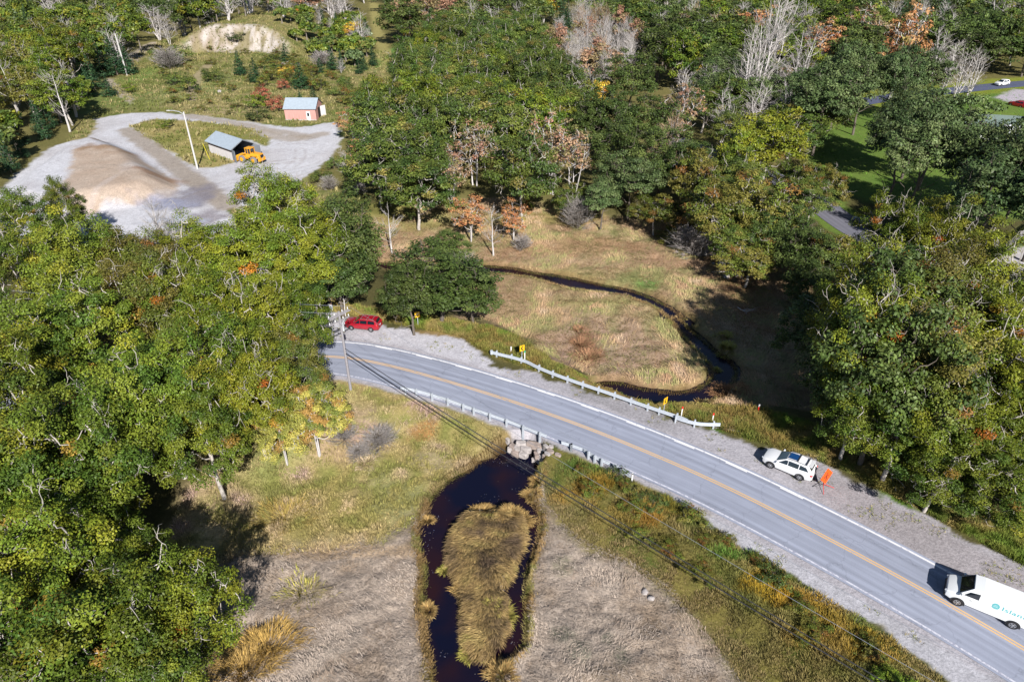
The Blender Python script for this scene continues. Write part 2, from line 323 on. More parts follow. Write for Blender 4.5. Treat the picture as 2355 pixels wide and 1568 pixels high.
for b in [(1290, 1460, 28, 18, C(104, 112, 92)), (1330, 1500, 30, 26, C(104, 112, 94)), (1400, 1470, 16, 16, C(108, 116, 96)), (1430, 1510, 26, 34, C(100, 108, 92)), (1290, 1300, 20, 20, C(150, 146, 120)), (1400, 1560, 90, 40, C(150, 132, 110)), (1500, 1440, 40, 40, C(140, 120, 96)), (1600, 1560, 60, 20, C(140, 120, 100)),
          (600, 1480, 60, 50, C(176, 144, 88)), (760, 1500, 60, 60, C(164, 154, 142))]: blob(*b[:4], b[4], amt=.7)
weeds = atl([(1230, 1010), (1290, 1030), (1440, 1080), (1560, 1150), (1700, 1245), (1900, 1368), (2090, 1490), (2180, 1568), (2400, 1750), (1950, 2100), (1740, 1600), (1620, 1430), (1530, 1340), (1430, 1280), (1330, 1230), (1260, 1150), (1240, 1080), (1190, 1040)], -.8)
paint(sdp(gx, gy, weeds, 8), mix(mix(C(128, 122, 62), C(150, 138, 80), n1), C(100, 112, 50), sm(n2 * 3 - 1.4)), 2)
# upper marsh
um = atl([(1060, 470), (1180, 470), (1420, 505), (1560, 530), (1700, 560), (1830, 600), (1960, 700), (1970, 850), (1900, 950), (1780, 950), (1640, 945), (1500, 905), (1380, 885), (1250, 820), (1130, 740), (1060, 740), (1120, 600), (860, 620), (820, 540), (950, 480)], MZ)
paint(sdp(gx, gy, um, 8), mix(mix(C(208, 184, 146), C(200, 166, 136), sm(n1 * 2 - .4)), C(170, 170, 116), sm(n2 * 2.4 - 1.1)), 3)
for b in [(1300, 560, 170, 22, C(186, 150, 112)), (1250, 700, 130, 60, C(190, 166, 130)), (1400, 800, 150, 60, C(200, 172, 156)), (1480, 640, 60, 24, C(136, 160, 84)), (1300, 640, 120, 20, C(176, 168, 110)), (1350, 800, 26, 40, C(168, 112, 74)), (1550, 740, 50, 40, C(150, 158, 90)), (1620, 820, 30, 50, C(128, 156, 70)),
          (1400, 690, 130, 14, C(170, 166, 106)), (1700, 660, 60, 80, C(168, 128, 92)), (1640, 700, 40, 60, C(170, 150, 118)), (1180, 650, 60, 12, C(196, 160, 134)), (1480, 655, 26, 10, C(110, 168, 80)), (1580, 900, 80, 16, C(178, 160, 110)), (1680, 920, 50, 24, C(180, 138, 104)), (1250, 500, 120, 16, C(176, 168, 92)), (960, 500, 100, 26, C(170, 168, 90))]: blob(*b[:4], b[4], amt=.62)
# strip between upper guardrail and marsh, verge right
verge = atl([(760, 700), (900, 730), (1050, 740), (1180, 770), (1280, 840), (1400, 890), (1560, 925), (1700, 935), (1800, 960), (1950, 1010), (2050, 1080), (2180, 1150), (2354, 1210), (2600, 1300), (2600, 1450), (2354, 1310), (2150, 1200), (1930, 1085), (1640, 990), (1400, 915), (1130, 825), (1060, 780), (880, 745), (750, 720)], -.4)
paint(sdp(gx, gy, verge, 8), mix(mix(C(140, 136, 66), C(176, 150, 96), sm(n1 * 2 - .5)), C(112, 146, 54), sm(n2 * 3 - 1.5)), 1.6)
for b in [(2080, 1150, 130, 22, C(104, 146, 50)), (2270, 1190, 60, 30, C(180, 158, 112)), (1660, 985, 30, 12, C(90, 136, 48)), (1000, 765, 120, 10, C(190, 160, 110))]: blob(*b[:4], b[4], z=0, amt=.7)
# right side lawns and gravel
paint(sdp(gx, gy, lawn, 8), mix(C(104, 140, 62), C(138, 156, 74), n1), 3)
paint(pld(gx, gy, broad, 14) - 4.3, C(122, 150, 66), 1.5, .9)
paint(pld(gx, gy, froad, 14) - 7.5, C(150, 160, 62), 3, .9)
paint(sdp(gx, gy, rgrav, 8) - 3, C(128, 156, 66), 3); paint(sdp(gx, gy, rgrav, 8), C(222, 218, 222), 1)
paint(sdp(gx, gy, atl([(2290, 225), (2330, 205), (2400, 215), (2400, 240), (2354, 245)]), 8), C(214, 206, 216), 2)
# banks and bed of the stream, roadside gravel last
wd = water_d(gx, gy)
paint(np.abs(wd - .25) - .35, C(150, 124, 80), .8, .6, .3)
paint(wd, C(60, 36, 20), .5, 1, .1)
k = (sm(.5 - (sdp(gx, gy, isl, 6)) / .6))[:, None]; col_a[:] = col_a * (1 - k) + mix(C(140, 116, 78), C(120, 96, 60), n2) * k
for P_, c_, rg in ((pull, (228, 226, 236), 1.0), (sh_up, (204, 201, 210), 1.0), (sh_lo, (230, 229, 240), 1.1)):
    paint(sdp(gx, gy, P_, 8) - .2, mix(C(*c_), C(c_[0] - 26, c_[1] - 26, c_[2] - 30), sm(n1 * 2.4 - .9)), .5, 1, rg)
paint(pld(gx, gy, road_c, 12) - 4.1, C(206, 202, 210), .5, 1, .35)
k = (sm((n2 - .66) * 9) * sm(.5 - (sdp(gx, gy, sh_lo, 8) + .4) / 1.2))[:, None] * .55; col_a[:] = col_a * (1 - k) + C(168, 156, 128) * k
blob(1668, 1243, 9, 10, C(120, 104, 96), z=0, amt=1, soft=.3)
k = (sm(.5 - (sdp(gx, gy, sh_up, 8) + .3) / 1.5) * sm((gx - 24) / 6))[:, None] * .3; col_a[:] = col_a * (1 - k) + C(160, 142, 132) * k
nr, nc = GX.shape; idx = np.arange(nr * nc).reshape(nr, nc)
GF = np.stack([idx[:-1, :-1], idx[:-1, 1:], idx[1:, 1:], idx[1:, :-1]], -1).reshape(-1, 4)
gme = npmesh('ground', np.c_[gx, gy, gh], GF, col_a, smooth=True)

gm = bpy.data.materials.new('ground_cover'); gm.use_nodes = True; nt = gm.node_tree; N = nt.nodes; Lk = nt.links; b = N['Principled BSDF']
b.inputs['Roughness'].default_value = .95; b.inputs['Specular IOR Level'].default_value = .1
at_ = N.new('ShaderNodeAttribute'); at_.attribute_name = 'Col'; tc = N.new('ShaderNodeTexCoord')
nz = N.new('ShaderNodeTexNoise'); nz.inputs['Scale'].default_value = 5; nz.inputs['Detail'].default_value = 6; nz.inputs['Roughness'].default_value = .7; Lk.new(tc.outputs['Object'], nz.inputs['Vector'])
mr = N.new('ShaderNodeMapRange'); mr.inputs[1].default_value = .3; mr.inputs[2].default_value = .7; mr.inputs[3].default_value = .72; mr.inputs[4].default_value = 1.22; Lk.new(nz.outputs[0], mr.inputs[0])
nz2 = N.new('ShaderNodeTexNoise'); nz2.inputs['Scale'].default_value = .9; nz2.inputs['Detail'].default_value = 5; nz2.inputs['Distortion'].default_value = 1.5; Lk.new(tc.outputs['Object'], nz2.inputs['Vector'])
mr2 = N.new('ShaderNodeMapRange'); mr2.inputs[1].default_value = .3; mr2.inputs[2].default_value = .7; mr2.inputs[3].default_value = .85; mr2.inputs[4].default_value = 1.12; Lk.new(nz2.outputs[0], mr2.inputs[0])
mu = N.new('ShaderNodeMath'); mu.operation = 'MULTIPLY'; Lk.new(mr.outputs[0], mu.inputs[0]); Lk.new(mr2.outputs[0], mu.inputs[1])
vm = N.new('ShaderNodeVectorMath'); vm.operation = 'SCALE'; Lk.new(at_.outputs['Color'], vm.inputs[0]); Lk.new(mu.outputs[0], vm.inputs['Scale']); Lk.new(vm.outputs[0], b.inputs['Base Color'])
bp = N.new('ShaderNodeBump'); bp.inputs['Strength'].default_value = .5; bp.inputs['Distance'].default_value = .15; Lk.new(nz.outputs[0], bp.inputs['Height']); Lk.new(bp.outputs[0], b.inputs['Normal'])
tag(link('ground', gme, gm), kind='structure')

# ------------------------------------------------------------------ water
wm = bpy.data.materials.new('dark_water'); wm.use_nodes = True; nt = wm.node_tree; N = nt.nodes; Lk = nt.links; b = N['Principled BSDF']
b.inputs['Base Color'].default_value = (.006, .003, .006, 1); b.inputs['Roughness'].default_value = .06; b.inputs['IOR'].default_value = 1.333
tc = N.new('ShaderNodeTexCoord'); nz = N.new('ShaderNodeTexNoise'); nz.inputs['Scale'].default_value = 1.1; nz.inputs['Detail'].default_value = 4; Lk.new(tc.outputs['Object'], nz.inputs['Vector'])
rp = N.new('ShaderNodeValToRGB'); rp.color_ramp.elements[0].position = .38; rp.color_ramp.elements[0].color = (.0035, .004, .013, 1); rp.color_ramp.elements[1].position = .68; rp.color_ramp.elements[1].color = (.016, .006, .008, 1)
nz3 = N.new('ShaderNodeTexNoise'); nz3.inputs['Scale'].default_value = .22; Lk.new(tc.outputs['Object'], nz3.inputs['Vector']); Lk.new(nz3.outputs[0], rp.inputs[0]); Lk.new(rp.outputs[0], b.inputs['Base Color'])
bp = N.new('ShaderNodeBump'); bp.inputs['Strength'].default_value = .12; bp.inputs['Distance'].default_value = .1
nz4 = N.new('ShaderNodeTexNoise'); nz4.inputs['Scale'].default_value = 3.5; Lk.new(tc.outputs['Object'], nz4.inputs['Vector']); Lk.new(nz4.outputs[0], bp.inputs['Height']); Lk.new(bp.outputs[0], b.inputs['Normal'])
def water_sheet(name, poly):
    P = np.array(poly); x0, y0 = P.min(0) - 1.5; x1, y1 = P.max(0) + 1.5
    MB().add([(x0, y0, WZ), (x1, y0, WZ), (x1, y1, WZ), (x0, y1, WZ)], [(0, 1, 2, 3)]).build(name, wm)
    return col.objects[name] if name in col.objects else None
P = np.array(pond); o = MB().quad((P[:, 0].min() - 1.5, max(P[:, 1].min(), 5), WZ), (P[:, 0].max() + 1.5, max(P[:, 1].min(), 5), WZ), (P[:, 0].max() + 1.5, P[:, 1].max() + 1, WZ), (P[:, 0].min() - 1.5, P[:, 1].max() + 1, WZ)).build('pond_water', wm); tag(o, kind='structure')
P = np.array(stream); o = MB().quad((P[:, 0].min() - 1.5, P[:, 1].min() - 1, WZ), (P[:, 0].max() + 1.5, P[:, 1].min() - 1, WZ), (P[:, 0].max() + 1.5, P[:, 1].max() + 1.5, WZ), (P[:, 0].min() - 1.5, P[:, 1].max() + 1.5, WZ)).build('stream_water', wm); tag(o, kind='structure')

# ------------------------------------------------------------------ roads
def ribbon(name, L, offs, z, m, uv=True, solid=False):
    Nn = normals(L); k = len(offs); V = []
    for i in range(len(L)):
        for o_ in offs: V.append((L[i, 0] + Nn[i, 0] * o_, L[i, 1] + Nn[i, 1] * o_, z))
    F = [(i * k + j, i * k + j + 1, (i + 1) * k + j + 1, (i + 1) * k + j) for i in range(len(L) - 1) for j in range(k - 1)]
    F = [f[::-1] for f in F]
    me = npmesh(name, V, F)
    # the sheet's own length/width coordinates
    s = np.r_[0, np.cumsum(np.hypot(*np.diff(L, axis=0).T))]
    a = me.attributes.new('lane', 'FLOAT_VECTOR', 'POINT')
    a.data.foreach_set('vector', np.array([(o_, s[i], 0) for i in range(len(L)) for o_ in offs], np.float32).ravel())
    o = link(name, me, m); return tag(o, kind='structure')
def asphalt(name, base, hw, dark):
    m = bpy.data.materials.new(name); m.use_nodes = True; nt = m.node_tree; N = nt.nodes; Lk = nt.links; b = N['Principled BSDF']
    b.inputs['Roughness'].default_value = .85; b.inputs['Specular IOR Level'].default_value = .2
    A = N.new('ShaderNodeAttribute'); A.attribute_name = 'lane'
    sx = N.new('ShaderNodeSeparateXYZ'); Lk.new(A.outputs['Vector'], sx.inputs[0])
    mp = N.new('ShaderNodeMapping'); mp.inputs['Scale'].default_value = (2.2, .06, 1); Lk.new(A.outputs['Vector'], mp.inputs[0])
    n1_ = N.new('ShaderNodeTexNoise'); n1_.inputs['Scale'].default_value = 1; n1_.inputs['Detail'].default_value = 5; Lk.new(mp.outputs[0], n1_.inputs['Vector'])
    n2_ = N.new('ShaderNodeTexNoise'); n2_.inputs['Scale'].default_value = 9; n2_.inputs['Detail'].default_value = 6; n2_.inputs['Roughness'].default_value = .8; Lk.new(A.outputs['Vector'], n2_.inputs['Vector'])
    n3_ = N.new('ShaderNodeTexNoise'); n3_.inputs['Scale'].default_value = .35; n3_.inputs['Detail'].default_value = 3; Lk.new(A.outputs['Vector'], n3_.inputs['Vector'])
    w = N.new('ShaderNodeMath'); w.operation = 'SINE'; ml = N.new('ShaderNodeMath'); ml.operation = 'MULTIPLY'; ml.inputs[1].default_value = 3.7; Lk.new(sx.outputs[0], ml.inputs[0]); Lk.new(ml.outputs[0], w.inputs[0])
    ab = N.new('ShaderNodeMath'); ab.operation = 'ABSOLUTE'; Lk.new(w.outputs[0], ab.inputs[0])
    def add(x, y_, k):
        q = N.new('ShaderNodeMath'); q.operation = 'MULTIPLY_ADD'; Lk.new(x, q.inputs[0]); q.inputs[1].default_value = k
        if isinstance(y_, float): q.inputs[2].default_value = y_
        else: Lk.new(y_, q.inputs[2])
        return q.outputs[0]
    v = add(ab.outputs[0], .50, -.16); v = add(n1_.outputs[0], v, .95); v = add(n2_.outputs[0], v, .34); v = add(n3_.outputs[0], v, .30)
    # cracks
    vo = N.new('ShaderNodeTexVoronoi'); vo.feature = 'DISTANCE_TO_EDGE'; vo.inputs['Scale'].default_value = .22
    dist = N.new('ShaderNodeTexNoise'); dist.inputs['Scale'].default_value = 1.2; dist.inputs['Detail'].default_value = 4; Lk.new(A.outputs['Vector'], dist.inputs['Vector'])
    vm = N.new('ShaderNodeVectorMath'); vm.operation = 'MULTIPLY_ADD'; Lk.new(dist.outputs['Color'], vm.inputs[0]); vm.inputs[1].default_value = (1.6, 1.6, 0); Lk.new(A.outputs['Vector'], vm.inputs[2]); Lk.new(vm.outputs[0], vo.inputs['Vector'])
    cr = N.new('ShaderNodeMapRange'); cr.inputs[1].default_value = 0; cr.inputs[2].default_value = .012; cr.inputs[3].default_value = .82; cr.inputs[4].default_value = 1; Lk.new(vo.outputs['Distance'], cr.inputs[0])
    mu = N.new('ShaderNodeMath'); mu.operation = 'MULTIPLY'; Lk.new(v, mu.inputs[0]); Lk.new(cr.outputs[0], mu.inputs[1])
    cc = N.new('ShaderNodeVectorMath'); cc.operation = 'SCALE'; cc.inputs[0].default_value = base; Lk.new(mu.outputs[0], cc.inputs['Scale']); Lk.new(cc.outputs[0], b.inputs['Base Color'])
    return m
ribbon('road', road_c, [-3.55, -2.4, -1.2, 0, 1.2, 2.4, 3.55], 0.0, asphalt('sun_bleached_asphalt', tuple(C(164, 170, 189)), 3.3, .3))
ribbon('back_road', broad, [-2.9, 0, 2.9], 0.0, asphalt('dark_asphalt', tuple(C(124, 124, 136)), 2.9, .3))
ribbon('far_road', froad, [-3.2, 0, 3.2], 0.0, asphalt('new_asphalt', tuple(C(96, 102, 128)), 3, .3))
def paintmat(name, c, wear):
    m = bpy.data.materials.new(name); m.use_nodes = True; nt = m.node_tree; N = nt.nodes; Lk = nt.links; b = N['Principled BSDF']; b.inputs['Roughness'].default_value = .8
    A = N.new('ShaderNodeAttribute'); A.attribute_name = 'lane'; n_ = N.new('ShaderNodeTexNoise'); n_.inputs['Scale'].default_value = 3; n_.inputs['Detail'].default_value = 8; n_.inputs['Roughness'].default_value = .75; Lk.new(A.outputs['Vector'], n_.inputs['Vector'])
    r = N.new('ShaderNodeMapRange'); r.inputs[1].default_value = wear; r.inputs[2].default_value = wear + .1; Lk.new(n_.outputs[0], r.inputs[0])
    mx = N.new('ShaderNodeMix'); mx.data_type = 'RGBA'; Lk.new(r.outputs[0], mx.inputs[0]); mx.inputs[6].default_value = (*C(180, 182, 205), 1); mx.inputs[7].default_value = (*c, 1); Lk.new(mx.outputs[2], b.inputs['Base Color'])
    return m
pw = paintmat('white_road_paint', C(250, 250, 255, .6), .36); pwl = paintmat('worn_white_road_paint', C(235, 236, 250, .55), .42); py_ = paintmat('yellow_road_paint', C(244, 200, 140, .56), .33)
ribbon('yellow_centre_line', road_c, [.06, .19], .007, py_); ribbon('yellow_centre_line', road_c, [-.19, -.06], .007, py_)
ribbon('white_edge_line', road_c, [-3.33, -3.17], .007, pwl)
# the upper edge line was repainted in overlapping lengths
ribbon('white_edge_line', road_c, [3.12, 3.32], .007, pw)
s = 0
segs = MB()
Nn = normals(road_c)
i = 30
while i < len(road_c) - 12:
    n_ = 3
    if road_c[i, 0] < 24 and road_c[i, 0] > -22:
        a = [(road_c[j] + Nn[j] * 2.98) for j in range(i, i + n_)]; b2 = [(road_c[j] + Nn[j] * 3.125) for j in range(i, i + n_)]
        for j in range(n_ - 1): segs.quad((*a[j], .011), (*a[j + 1], .011), (*b2[j + 1], .011), (*b2[j], .011))
    i += 5
tag(segs.build('white_edge_line', mat('fresh_white_paint', C(250, 250, 255, .6), .8, nscale=8, namt=.1)), kind='structure')

# ================================================================== plants
def unit(v): return v / np.maximum(np.linalg.norm(v, axis=-1, keepdims=True), 1e-9)
def leaf_mesh(name, cen, out, size, cols, r, upb=.55, wid=.55):
    """many small leaf faces: cen (n,3) positions, out (n,3) outward directions"""
    n = len(cen)
    nr_ = unit(out * .6 + np.array([0, 0, upb]) + r.normal(0, .42, (n, 3)))
    t = unit(np.cross(nr_, r.normal(0, 1, (n, 3)))); s_ = np.cross(nr_, t)
    L = (size * r.uniform(.7, 1.35, n))[:, None]; W = L * wid
    V = np.stack([cen - t * L, cen + s_ * W, cen + t * L, cen - s_ * W], 1).reshape(-1, 3)
    V[:, 2] += np.tile(np.array([-.12, 0, -.12, 0]), n) * np.repeat(L[:, 0], 4)
    F = np.arange(4 * n).reshape(-1, 4)
    return npmesh(name, V, F, np.repeat(cols, 4, 0))
class Tubes:
    def __init__(s): s.V = []; s.F = []; s.n = 0
    def add(s, pts, rad, n=5):
        pts = np.asarray(pts, float); k = len(pts); T = unit(np.gradient(pts, axis=0))
        ref = np.array([0.31, .22, .93]) if abs(T[0, 2]) < .9 else np.array([1., .1, 0])
        A = unit(np.cross(T, ref)); B = np.cross(T, A); w = np.linspace(0, 2 * np.pi, n, endpoint=False)
        rad = np.asarray(rad)[:, None, None]
        V = pts[:, None, :] + rad * (A[:, None, :] * np.cos(w)[None, :, None] + B[:, None, :] * np.sin(w)[None, :, None])
        s.V.append(V.reshape(-1, 3)); i = np.arange(k - 1)[:, None] * n; j = np.arange(n)[None, :]; j2 = (j + 1) % n
        s.F.append(np.stack([i + j, i + j2, i + n + j2, i + n + j], -1).reshape(-1, 4) + s.n); s.n += k * n
    def mesh(s, name): return npmesh(name, np.concatenate(s.V), np.concatenate(s.F), smooth=True)
def bez(p0, p1, sag, k, r, wob=.0):
    t = np.linspace(0, 1, k)[:, None]; p0 = np.array(p0); p1 = np.array(p1); L = np.linalg.norm(p1 - p0)
    P = p0 * (1 - t) + p1 * t; P[:, 2] += (np.sin(t[:, 0] * np.pi) * sag * L)
    if wob: P[1:-1] += r.normal(0, wob * L, (k - 2, 3))
    return P
def skeleton(r, H, Rr, trunk_r, ntr=1, first=.3, nlimb=7, spread=1.0):
    tb = Tubes(); nodes = []
    for q in range(ntr):
        off = r.normal(0, .35, 2) if ntr > 1 else np.zeros(2); lean = r.normal(0, .05, 2) * H + (off * H * .12)
        hh = H * (.86 if ntr > 1 else .78) * r.uniform(.9, 1)
        pts = [np.array([off[0] * .5, off[1] * .5, -1.0])]
        for i in range(1, 8):
            t = i / 7; pts.append(np.array([off[0] * .5 + lean[0] * t + r.normal(0, .02 * H * t), off[1] * .5 + lean[1] * t + r.normal(0, .02 * H * t), -1 + (hh + 1) * t]))
        pts = np.array(pts); rr = trunk_r / (ntr ** .4) * np.linspace(1.15, .22, 8); tb.add(pts, rr, 7)
        nl = max(3, nlimb // ntr)
        for i in range(nl):
            t = first + (1 - first) * (i + r.uniform(0, .8)) / nl; t = min(t, .97)
            f = t * 7; a = int(f); p = pts[a] * (1 - (f - a)) + pts[min(a + 1, 7)] * (f - a)
            az = i * 2.4 + r.uniform(-.5, .5) + q; L = Rr * spread * (1.0 - .45 * (t - first) / (1 - first)) * r.uniform(.65, .95)
            el = r.uniform(.35, .75) + .5 * (t - first)
            e = p + L * np.array([math.cos(az) * math.cos(el * .8), math.sin(az) * math.cos(el * .8), math.sin(el)])
            P = bez(p, e, -.08, 6, r, .035); tb.add(P, trunk_r * .42 * (1 - .5 * t) * np.linspace(1, .25, 6), 5); nodes.append(P[2:])
        nodes.append(pts[4:])
    return tb, np.concatenate(nodes)
def clump_cols(r, n, base, var, hueshift=.0):
    """per clump colour: base list of (colour, weight)"""
    w = np.array([b_[1] for b_ in base], float); w /= w.sum(); ix = r.choice(len(base), n, p=w)
    c = np.array([b_[0] for b_ in base])[ix]; return c * (1 + r.normal(0, var, (n, 1)))
def broadleaf(seed, H, Rr, ncl, nlf, lsize, base, clr=1.15, trunk_r=.26, low=.2, ntr=1, snags=8, dens_shell=.55, flat=.52, leafcols=None, ntwig=0, limb=8):
    r = np.random.default_rng(seed); tb, nodes = skeleton(r, H, Rr, trunk_r, ntr, nlimb=limb)
    zc = H * (low + 1) / 2; rz = H * (1 - low) / 2
    # lumpy outline: direction dependent radius
    ph = r.uniform(0, 6.28, 4)
    cl = []
    tries = 0
    while len(cl) < ncl and tries < ncl * 30:
        tries += 1
        d = unit(r.normal(0, 1, 3)); 
        if d[2] < -.55: continue
        az = math.atan2(d[1], d[0]); lump = 1 + .2 * math.sin(2 * az + ph[0]) + .15 * math.sin(3 * az + ph[1]) + .13 * math.sin(5 * az + ph[2] + 3 * d[2])
        q = r.uniform(dens_shell ** 3, 1) ** (1 / 3) * lump
        p = np.array([d[0] * Rr * q, d[1] * Rr * q, zc + d[2] * rz * q * (1 if d[2] > 0 else .8)])
        if all(np.sum(((p - c_) / (1, 1, .7)) ** 2) > (clr * 1.0) ** 2 for c_ in cl): cl.append(p)
    cl = np.array(cl); n = len(cl)
    for c_ in cl[np.argsort([np.min(np.linalg.norm(nodes - c_, axis=1)) for c_ in cl])]:
        dd = np.linalg.norm((nodes - c_) * (1, 1, .8) + np.array([0, 0, .25]), axis=1); j = int(np.argmin(dd)); L = dd[j]
        if L > .3:
            k = 5; P = bez(nodes[j], c_ - (0, 0, .1), -.12, k, r, .09); nodes = np.r_[nodes, P[1:4]]; tb.add(P, np.linspace(.05, .016, k) * (trunk_r / .26) * (1 + L * .18), 4)
    for c_ in cl[r.choice(n, min(snags, n), replace=False)]:         # bare pale limbs that stick out of the leaves
        o_ = unit(c_ - (0, 0, H * .4)); sdv = unit(np.cross(o_, r.normal(0, 1, 3))); f_ = Rr / 5.2
        p = c_ - o_ * 1.3 * f_ - sdv * .8 * f_; P = [p]
        dr_ = sdv.copy()
        for q in range(8):
            dr_ = unit(dr_ * .8 + o_ * .28 + (0, 0, .1) + r.normal(0, .42, 3)); p = p + dr_ * r.uniform(.28, .5) * f_; P.append(p)
        P = np.array(P); tb.add(P, np.linspace(.065, .018, 9) * (trunk_r / .26), 4)
        for j in range(3, 9):
            d_ = unit(P[j] - P[j - 1] + r.normal(0, .8, 3)); e = P[j] + d_ * r.uniform(.25, .8) * f_; e2 = e + unit(d_ + r.normal(0, .7, 3)) * r.uniform(.2, .6) * f_; tb.add(np.array([P[j], (P[j] + e) / 2 + r.normal(0, .05, 3), e, e2]), np.array([.03, .024, .018, .01]) * (trunk_r / .26), 3)
    cc = clump_cols(r, n, base, .10)
    cr_ = r.uniform(.7, 1.25, n) * clr
    k = np.repeat(np.arange(n), nlf); m = len(k)
    d = unit(r.normal(0, 1, (m, 3))); rad = r.uniform(0, 1, m) ** .5
    cen = cl[k] + d * (rad * cr_[k])[:, None] * (1, 1, flat)
    out = unit(d * .7 + unit(cl[k] - (0, 0, zc * .8)) * .6)
    cols = cc[k] * (1 + r.normal(0, .20, (m, 1))) * (1 + r.normal(0, .03, (m, 3)))
    lm = leaf_mesh('crown', cen, out, lsize, np.clip(cols, .004, .9), r)
    return tb.mesh('trunk'), lm
def bare(seed, H, Rr, nb, ntr=2, trunk_r=.16, tw=.017, upr=1.0, sub=6):
    r = np.random.default_rng(seed); tb = Tubes(); tw_ = Tubes()
    for q in range(ntr):
        a = r.uniform(0, 6.28); ln = r.uniform(.02, .14) * H * (ntr > 1); k = 7
        t = np.linspace(0, 1, k)[:, None]; P = np.array([0, 0, -.8]) + t * np.array([math.cos(a) * ln, math.sin(a) * ln, H * r.uniform(.8, 1) + .8]); P[1:, :2] += np.cumsum(r.normal(0, .012 * H, (k - 1, 2)), 0)
        tb.add(P, trunk_r / ntr ** .4 * np.linspace(1, .12, k), 6)
        for i in range(nb):
            u = r.uniform(.22, .97); f = u * (k - 1); j = int(f); p = P[j] * (1 - f + j) + P[min(j + 1, k - 1)] * (f - j)
            az = r.uniform(0, 6.28); el = r.uniform(.35, 1.15) * upr; L = Rr * (1.15 - .75 * u) * r.uniform(.6, 1.25) + .3
            e = p + L * np.array([math.cos(az) * math.cos(el), math.sin(az) * math.cos(el), math.sin(el) * 1.1])
            B_ = bez(p, e, -.06, 4, r, .03); tb.add(B_, trunk_r * .22 * (1.1 - u) * np.linspace(1, .2, 4) + .012, 3)
            for s_ in range(sub):
                v = r.uniform(.3, 1) * 3; j2 = min(int(v), 2); p2 = B_[j2] * (1 - v + j2) + B_[j2 + 1] * (v - j2)
                e2 = p2 + unit(unit(e - p) + r.normal(0, .38, 3) + (0, 0, .25)) * L * r.uniform(.25, .55)
                tw_.add(bez(p2, e2, .03, 3, r, .04), np.array([1, .7, .3]) * tw, 3)
    return tb.mesh('trunk'), tw_.mesh('crown')
def spruce(seed, H, Rr, tiers, per, nl, ls, base):
    r = np.random.default_rng(seed); tb = Tubes(); tb.add(np.array([[0, 0, -.8], [0, 0, H * .5], [0, 0, H * .98]]), [.16 * H / 10, .09 * H / 10, .02], 6)
    cen = []; out = []; cc = []
    for i in range(tiers):
        t = i / tiers; z = H * (.10 + .88 * t); L0 = Rr * (1 - t) ** .85 + .12
        for j in range(max(4, int(per * (1 - t * .6)))):
            az = r.uniform(0, 6.28); L = L0 * r.uniform(.7, 1.12); m = max(3, int(nl * L / Rr)); u = r.uniform(.1, 1, m) ** .7
            d = np.array([math.cos(az), math.sin(az), 0]); s_ = np.array([-d[1], d[0], 0])
            p = np.array([0, 0, z]) + d * (u * L)[:, None] + s_ * (r.normal(0, .13, m) * L * u)[:, None]; p[:, 2] += -.22 * L * u + .18 * L * u ** 2 + r.normal(0, .06, m)
            cen.append(p); out.append(np.tile(d * .8 + (0, 0, .2), (m, 1))); cc.append(np.tile(clump_cols(r, 1, base, .12), (m, 1)) * (1 + r.normal(0, .15, (m, 1))))
    cen = np.concatenate(cen); return tb.mesh('trunk'), leaf_mesh('crown', cen, np.concatenate(out), ls, np.clip(np.concatenate(cc), .003, .9), r, upb=.35, wid=.34)

bark = mat('grey_bark', C(216, 208, 200, .52), .9, nscale=3, namt=.25)
barkd = mat('brown_bark', C(128, 118, 108, .5), .9, nscale=3, namt=.25)
barkw = mat('white_bark', C(226, 220, 218, .55), .9, nscale=4, namt=.25)
twigm = mat('bare_twigs', C(208, 200, 196, .5), .9, objvar=.5)
twigb = mat('tan_twigs', C(196, 166, 132, .5), .9, objvar=.5)
leafm = mat('leaves', attr='Col', rough=.5, spec=.16, objvar=1.0)
leafa = mat('autumn_leaves', attr='Col', rough=.55, spec=.25, objvar=.12)
needle = mat('needles', attr='Col', rough=.6, spec=.2, objvar=.6)
LK = .43
def L_(r, g, b, k=LK): return C(r, g, b, k)
G1 = [(L_(118, 140, 48), 5), (L_(142, 156, 54), 4), (L_(94, 122, 46), 3), (L_(162, 164, 54), .8), (L_(170, 140, 60), .2), (L_(200, 124, 56), .035)]     # bright oak
G2 = [(L_(142, 154, 48), 5), (L_(164, 168, 54), 3), (L_(116, 138, 46), 3.5), (L_(196, 160, 60), .3), (L_(206, 130, 50), .06)]     # yellow green
G3 = [(L_(112, 132, 60), 5), (L_(132, 146, 66), 4), (L_(92, 116, 58), 3), (L_(160, 150, 80), .7)]      # olive
G4 = [(L_(94, 114, 56), 5), (L_(112, 130, 68), 4), (L_(78, 98, 48), 3)]      # dark green
G5 = [(L_(108, 132, 80), 5), (L_(126, 146, 92), 4), (L_(88, 112, 66), 3)]   # grey green
G6 = [(L_(134, 132, 60), 5), (L_(118, 134, 56), 4), (L_(160, 122, 62), .8), (L_(150, 146, 70), 3)]     # russet olive
AO = [(L_(208, 146, 96, .52), 5), (L_(214, 164, 112, .52), 4), (L_(196, 130, 88, .52), 3), (L_(180, 160, 90), 1.5)]   # orange
AT = [(L_(194, 158, 124, .5), 5), (L_(176, 156, 110), 4), (L_(150, 148, 88), 2), (L_(198, 148, 120), 2)]    # tan pink
AY = [(L_(232, 196, 70, .6), 5), (L_(214, 176, 66, .6), 4), (L_(180, 180, 74), 2), (L_(230, 150, 60), 1)]       # yellow
AR = [(L_(180, 100, 80, .5), 5), (L_(196, 124, 94, .5), 4), (L_(160, 110, 70), 1)]       # red
AP = [(L_(206, 196, 96, .58), 5), (L_(188, 188, 88), 4), (L_(214, 170, 90), 3), (L_(150, 164, 74), 2)]   # pale yellow green
